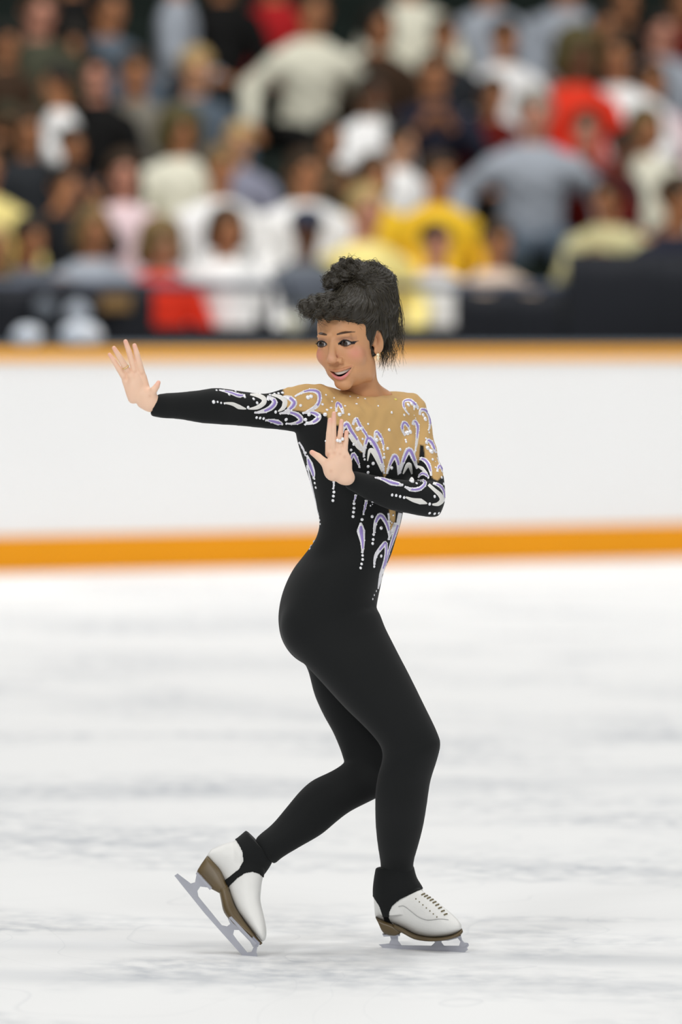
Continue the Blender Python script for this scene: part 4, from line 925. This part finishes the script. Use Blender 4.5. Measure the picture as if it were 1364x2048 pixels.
# --- lowest row
S(-8,492,0,'lap','olive','navy','tan','long','sandy','fair-haired spectator cut by the left edge, in the lowest row')
S(62,478,0,'clap','gray','darkgray','tan','short','dark','lowest-row spectator in a grey top, second face from the left edge',20)
S(188,458,0,'lap','lightgray','darkgray','tan','bob','lightbrown','light-brown-haired spectator in light grey top, below the pink shirt',5)
S(325,488,0,'lap','red','red','fair','curly','lightbrown','spectator with big light brown hair and a bright red top in the lowest row',10,width=1.02)
S(455,458,0,'lap','white','white','tan','bob','brown','brown-haired spectator in a plain white shirt, left of the skater\'s hair',5,width=1.09)
S(615,462,0,'lap','gray','lightgray','dark','cap','dark','lowest-row spectator wearing a navy cap and grey top, above the skater\'s bangs',10)
S(733,420,0,'lap','softyellow','softyellow','rosy','short','sandy','pink-faced spectator in pale yellow, directly above the skater\'s bun',12,width=1.07)
S(874,488,0,'lap','white','whiteblue','rosy','short','dark','dark-haired spectator in a white shirt, in front of the yellow jacket',8,width=1.02)
S(995,485,0,'lap','peach','white','tan','short','brown','brown-haired spectator in a peach-white top, right of the skater, lowest row',10,width=1.07)
S(1210,400,1,'lean','paleyellow','darkolive','tan','short','dark','spectator leaning forward in a pale yellow-green shirt, lower right',-25,width=1.0)
S(1362,400,0,'lap','navy','navy','tan','short','brown','navy-clothed spectator cut by the right edge, lower right',25,width=1.14)
# --- second row
S(-28,330,1,'lap','softyellow','darkgray','tan','short','brown','spectator in a pale yellow shirt at the left edge, second row')
S(132,372,1,'camera','darkgray','black','tan','short','dark','second-row spectator all in dark grey holding both hands up to a camera',12)
S(248,348,1,'lap','pink','palepink','rosy','long','brown','brown-haired spectator in a pale pink shirt, upper left of the red top',-8,width=1.05)
S(440,338,1,'lap','white','whiteblue','tan','short','lightbrown','second-row spectator in white directly behind the brown-haired one in white',5,width=1.02)
S(612,345,1,'lap','white','white','tan','short','brown','broad second-row spectator in bright white behind the navy cap',5,width=1.14)
S(748,352,1,'lap','yellow','yellow','tan','bob','brown','brown-haired spectator in a yellow top, left of the pair in yellow',12,width=1.04)
S(877,352,1,'lap','yellow','yellow','tan','short','brown','spectator in a bright golden yellow jacket, right of the pair in yellow',10,width=1.09)
S(1066,228,2,'wide','lightgray','bluegray','rosy','short','gray','large grey-suited spectator leaning with arms apart, right of centre',-6,width=1.15,s=1.08)
S(1245,320,2,'lap','darkgray','black','dark','short','dark','dark-haired spectator in dark grey behind the pale yellow-green shirt',10,s=.9)
# --- third row
S(55,262,2,'lap','darkgray','black','tan','long','brown','narrow-faced spectator in dark clothes left of the white sleeve',5)
S(142,292,2,'lap','darkgray','black','tan','short','dark','dark-clad spectator behind the one with the camera',10)
S(360,262,2,'lap','cream','cream','tan','curly','olive','curly-haired spectator in a cream sweater, left of centre',5,width=1.07)
S(475,285,2,'lap','lavender','bluegray','fair','short','sandy','fair-haired spectator in lavender grey, right of the cream sweater',-10)
S(657,275,2,'clap','darkolive','black','tan','bob','dark','spectator in dark olive with raised hands, below the big black lap',12)
S(800,275,2,'lap','white','darkgray','fair','short','dark','third-row spectator in white half hidden above the pair in yellow',30,s=.9)
S(1170,262,2,'lap','darkred','black','rosy','short','brown','third-row spectator with maroon clothes beside the grey-suited leaning spectator',-15)
S(1290,255,2,'lap','cream','cream','tan','bob','olive','olive-brown-haired spectator in a cream sweater at the right',8,width=1.11)
# --- fourth row
S(112,168,3,'clap','white','black','tan','short','dark','dark-haired spectator with a white sleeve, upper left',-80,width=.9)
S(190,222,3,'lap','black','black','rosy','short','dark','reddish-faced spectator in black between the white sleeve and taupe jacket',-15,s=.95)
S(268,146,3,'lap','taupe','gray','tan','short','brown','spectator in a taupe-grey jacket, upper left',-5,width=1.09)
S(390,138,3,'lap','bluegray','bluegray','fair','short','sandy','spectator in a blue-grey sweater left of the big white sweater',5,width=1.07)
S(865,148,3,'clap','navy','navy','tan','short','brown','brown-haired spectator in navy with hands raised, upper centre',-10,width=1.09)
S(740,225,3,'clap','white','navy','dark','short','dark','spectator in a bright white sleeve left of the navy jacket',25,s=.9)
S(985,190,3,'lap','darkred','black','tan','short','dark','spectator in very dark red, below the white vest',5)
S(1152,108,3,'lap','red','darkred','dark','curly','olive','olive-blond curly-haired spectator in a scarlet vest at the upper right',8,width=1.0)
S(1228,112,3,'lap','white','palepink','tan','short','brown','spectator in bright white right of the scarlet vest',-15,width=1.05)
S(1300,162,3,'lap','pink','pink','tan','long','brown','long-haired spectator in pale pink near the right edge, upper right',-5,width=1.05)
# --- fifth row
S(10,112,4,'lap','brown','black','tan','short','dark','brown-clad spectator at the left edge, fifth row',5)
S(75,22,4,'lap','olive','darkgray','rosy','short','brown','spectator in an olive-grey coat, top left corner',5,width=1.14)
S(140,128,4,'lap','black','black','tan','curly','dark','spectator with a big dark hairdo above the white sleeve',0)
S(215,16,4,'lap','bluegray','darkgray','tan','short','dark','spectator in dull blue-grey near the top left',15,width=1.04)
S(622,22,4,'wide','cream','black','tan','short','brown','big spectator in a baggy cream-white sweater and black trousers, arms spread wide',4,width=1.0)
S(755,52,4,'lap','brown','black','tan','bob','dark','dark-haired spectator right of the baggy cream-white sweater',10)
S(885,75,4,'lap','darkgray','black','tan','short','brown','brown-faced spectator in dark grey left of the white vest',0)
S(1005,78,4,'lap','white','gray','tan','short','dark','spectator in an open white vest, upper right of centre',0,width=1.09)
S(1130,-22,5,'lap','lightgray','gray','tan','short','brown','spectator in pale grey cut by the top edge, above the olive-blond curly hair',0,s=1.02,width=1.15)
S(1318,62,4,'lap','lightgray','bluegray','rosy','short','dark','spectator in a light grey top at the upper right edge',0,width=1.12)
# --- sixth row and above
S(355,-32,5,'lap','lightgray','darkgray','tan','short','dark','spectator in pale blue-grey cut by the top edge, left of centre',65,s=1.0,width=.9)
S(440,-20,5,'lap','black','black','tan','short','dark','black-clad spectator cut by the top edge, left of the deep red one',0,s=1.0)
S(545,-35,5,'lap','deepred','black','tan','short','brown','spectator in deep red cut by the top edge, left of the baggy sweater',0,s=1.0)
S(815,-28,5,'lap','cream','cream','tan','short','brown','spectator in cream cut by the top edge, above the navy jacket',0,s=1.02,width=1.11)
S(975,-40,5,'lap','lightgray','white','tan','short','brown','spectator in light grey cut by the top edge, above the white vest',0,s=1.0,width=1.1)
S(1205,55,4,'lap','black','black','tan','short','dark','black-clad spectator just right of the olive-blond curly hair',0)
S(1245,0,5,'lap','black','black','tan','short','brown','black-clad spectator near the top right corner',0)
S(1362,0,5,'lap','darkred','black','tan','short','brown','spectator in dark red at the top right corner',0,width=1.04)
S(140,-30,5,'lap','black','black','tan','short','dark','black-clad spectator cut by the top edge near the top left corner',0,s=1.0)
# --- things by the rail
def on_ledge(px, wpx, hpx, label):
    p = row_depth_point(px, -.2, 0); w_, h_ = wpx / 415, hpx / 415; zc = 1.064 + h_ * .42
    lo, h, X, Y, Z = grid((-w_, -.10, -h_), (w_, .10, h_), .01); d = s_ell((X, Y, Z), (0, 0, 0), (w_ * .5, .06, h_ * .5)) + .004 * np.sin(X * 80) * np.sin(Z * 60 + Y * 40); d = np.maximum(d, -h_ * .42 - Z)
    V, Q = surface_nets(d, lo, h); V = lap_smooth(V, Q, 1, .4); me = np_mesh('cloth_bundle', V + np.array((p.x, p.y, zc)), Q); tag(link_mesh('cloth_bundle', me, None, [CL['whiteblue']]), label, 'cloth bundle')
on_ledge(58, 60, 42, 'small pale cloth bundle on the barrier ledge, near the left edge')
on_ledge(165, 84, 48, 'wider pale cloth bundle on the barrier ledge, left of the raised hand')
def rail_bag(px, py, wpx, hpx, m, label):
    p = row_depth_point(px, RN + .13, 0); zc = W(px, py, p.y - D0).z; w_, h_ = wpx / 410, hpx / 410
    r = empty('shoulder_bag', (p.x, p.y, zc)); tag(r, label, 'bag')
    lo, h, X, Y, Z = grid((-w_, -.10, -h_), (w_, .10, h_), .01); d = s_ell((X, Y, Z), (0, 0, 0), (w_ * .5, .055, h_ * .5)); d = d + .004 * np.sin(X * 60 + 1) * np.sin(Z * 50)
    V, Q = surface_nets(d, lo, h); V = lap_smooth(V, Q, 1, .4); me = np_mesh('pouch', V + np.array((p.x, p.y, zc)), Q); link_mesh('pouch', me, r, [m])
    m_ = MB(); q = Vector((p.x, p.y, 0)); rt = q + NN * -.10
    m_.tube([Vector((p.x - w_ * .4, p.y, zc + h_ * .2)), Vector((rt.x - .02, rt.y, 1.36)), Vector((rt.x + .02, rt.y, 1.36)), Vector((p.x + w_ * .4, p.y, zc + h_ * .2))], .006, 6); m_.build('strap', M['dark'], r, True)
rail_bag(92, 622, 44, 52, CL['gray'], 'dull grey bag hanging on the rail at the far left')
rail_bag(157, 632, 52, 60, CL['lightgray'], 'light grey-blue bag hanging on the rail, right of the dull grey bag')
rail_bag(588, 650, 40, 44, CL['cream'], 'small cream bag hanging on the rail just left of the skater\'s forehead')
p = row_depth_point(234, RN + .11, 0); zc = W(234, 606, p.y - D0).z
hx = Vector((.92, .39, 0)); m_ = MB(); m_.box((p.x, p.y, zc), (.088, .01, .038), (U, NN, UP)); sg = m_.build('wooden_plate', mat('tan_wood', lin(150, 118, 74), .6, var=(20, .1)), bevel=.003)
tag(sg, 'plain tan rectangular plate fixed to the dark drape, left of centre', 'plate')
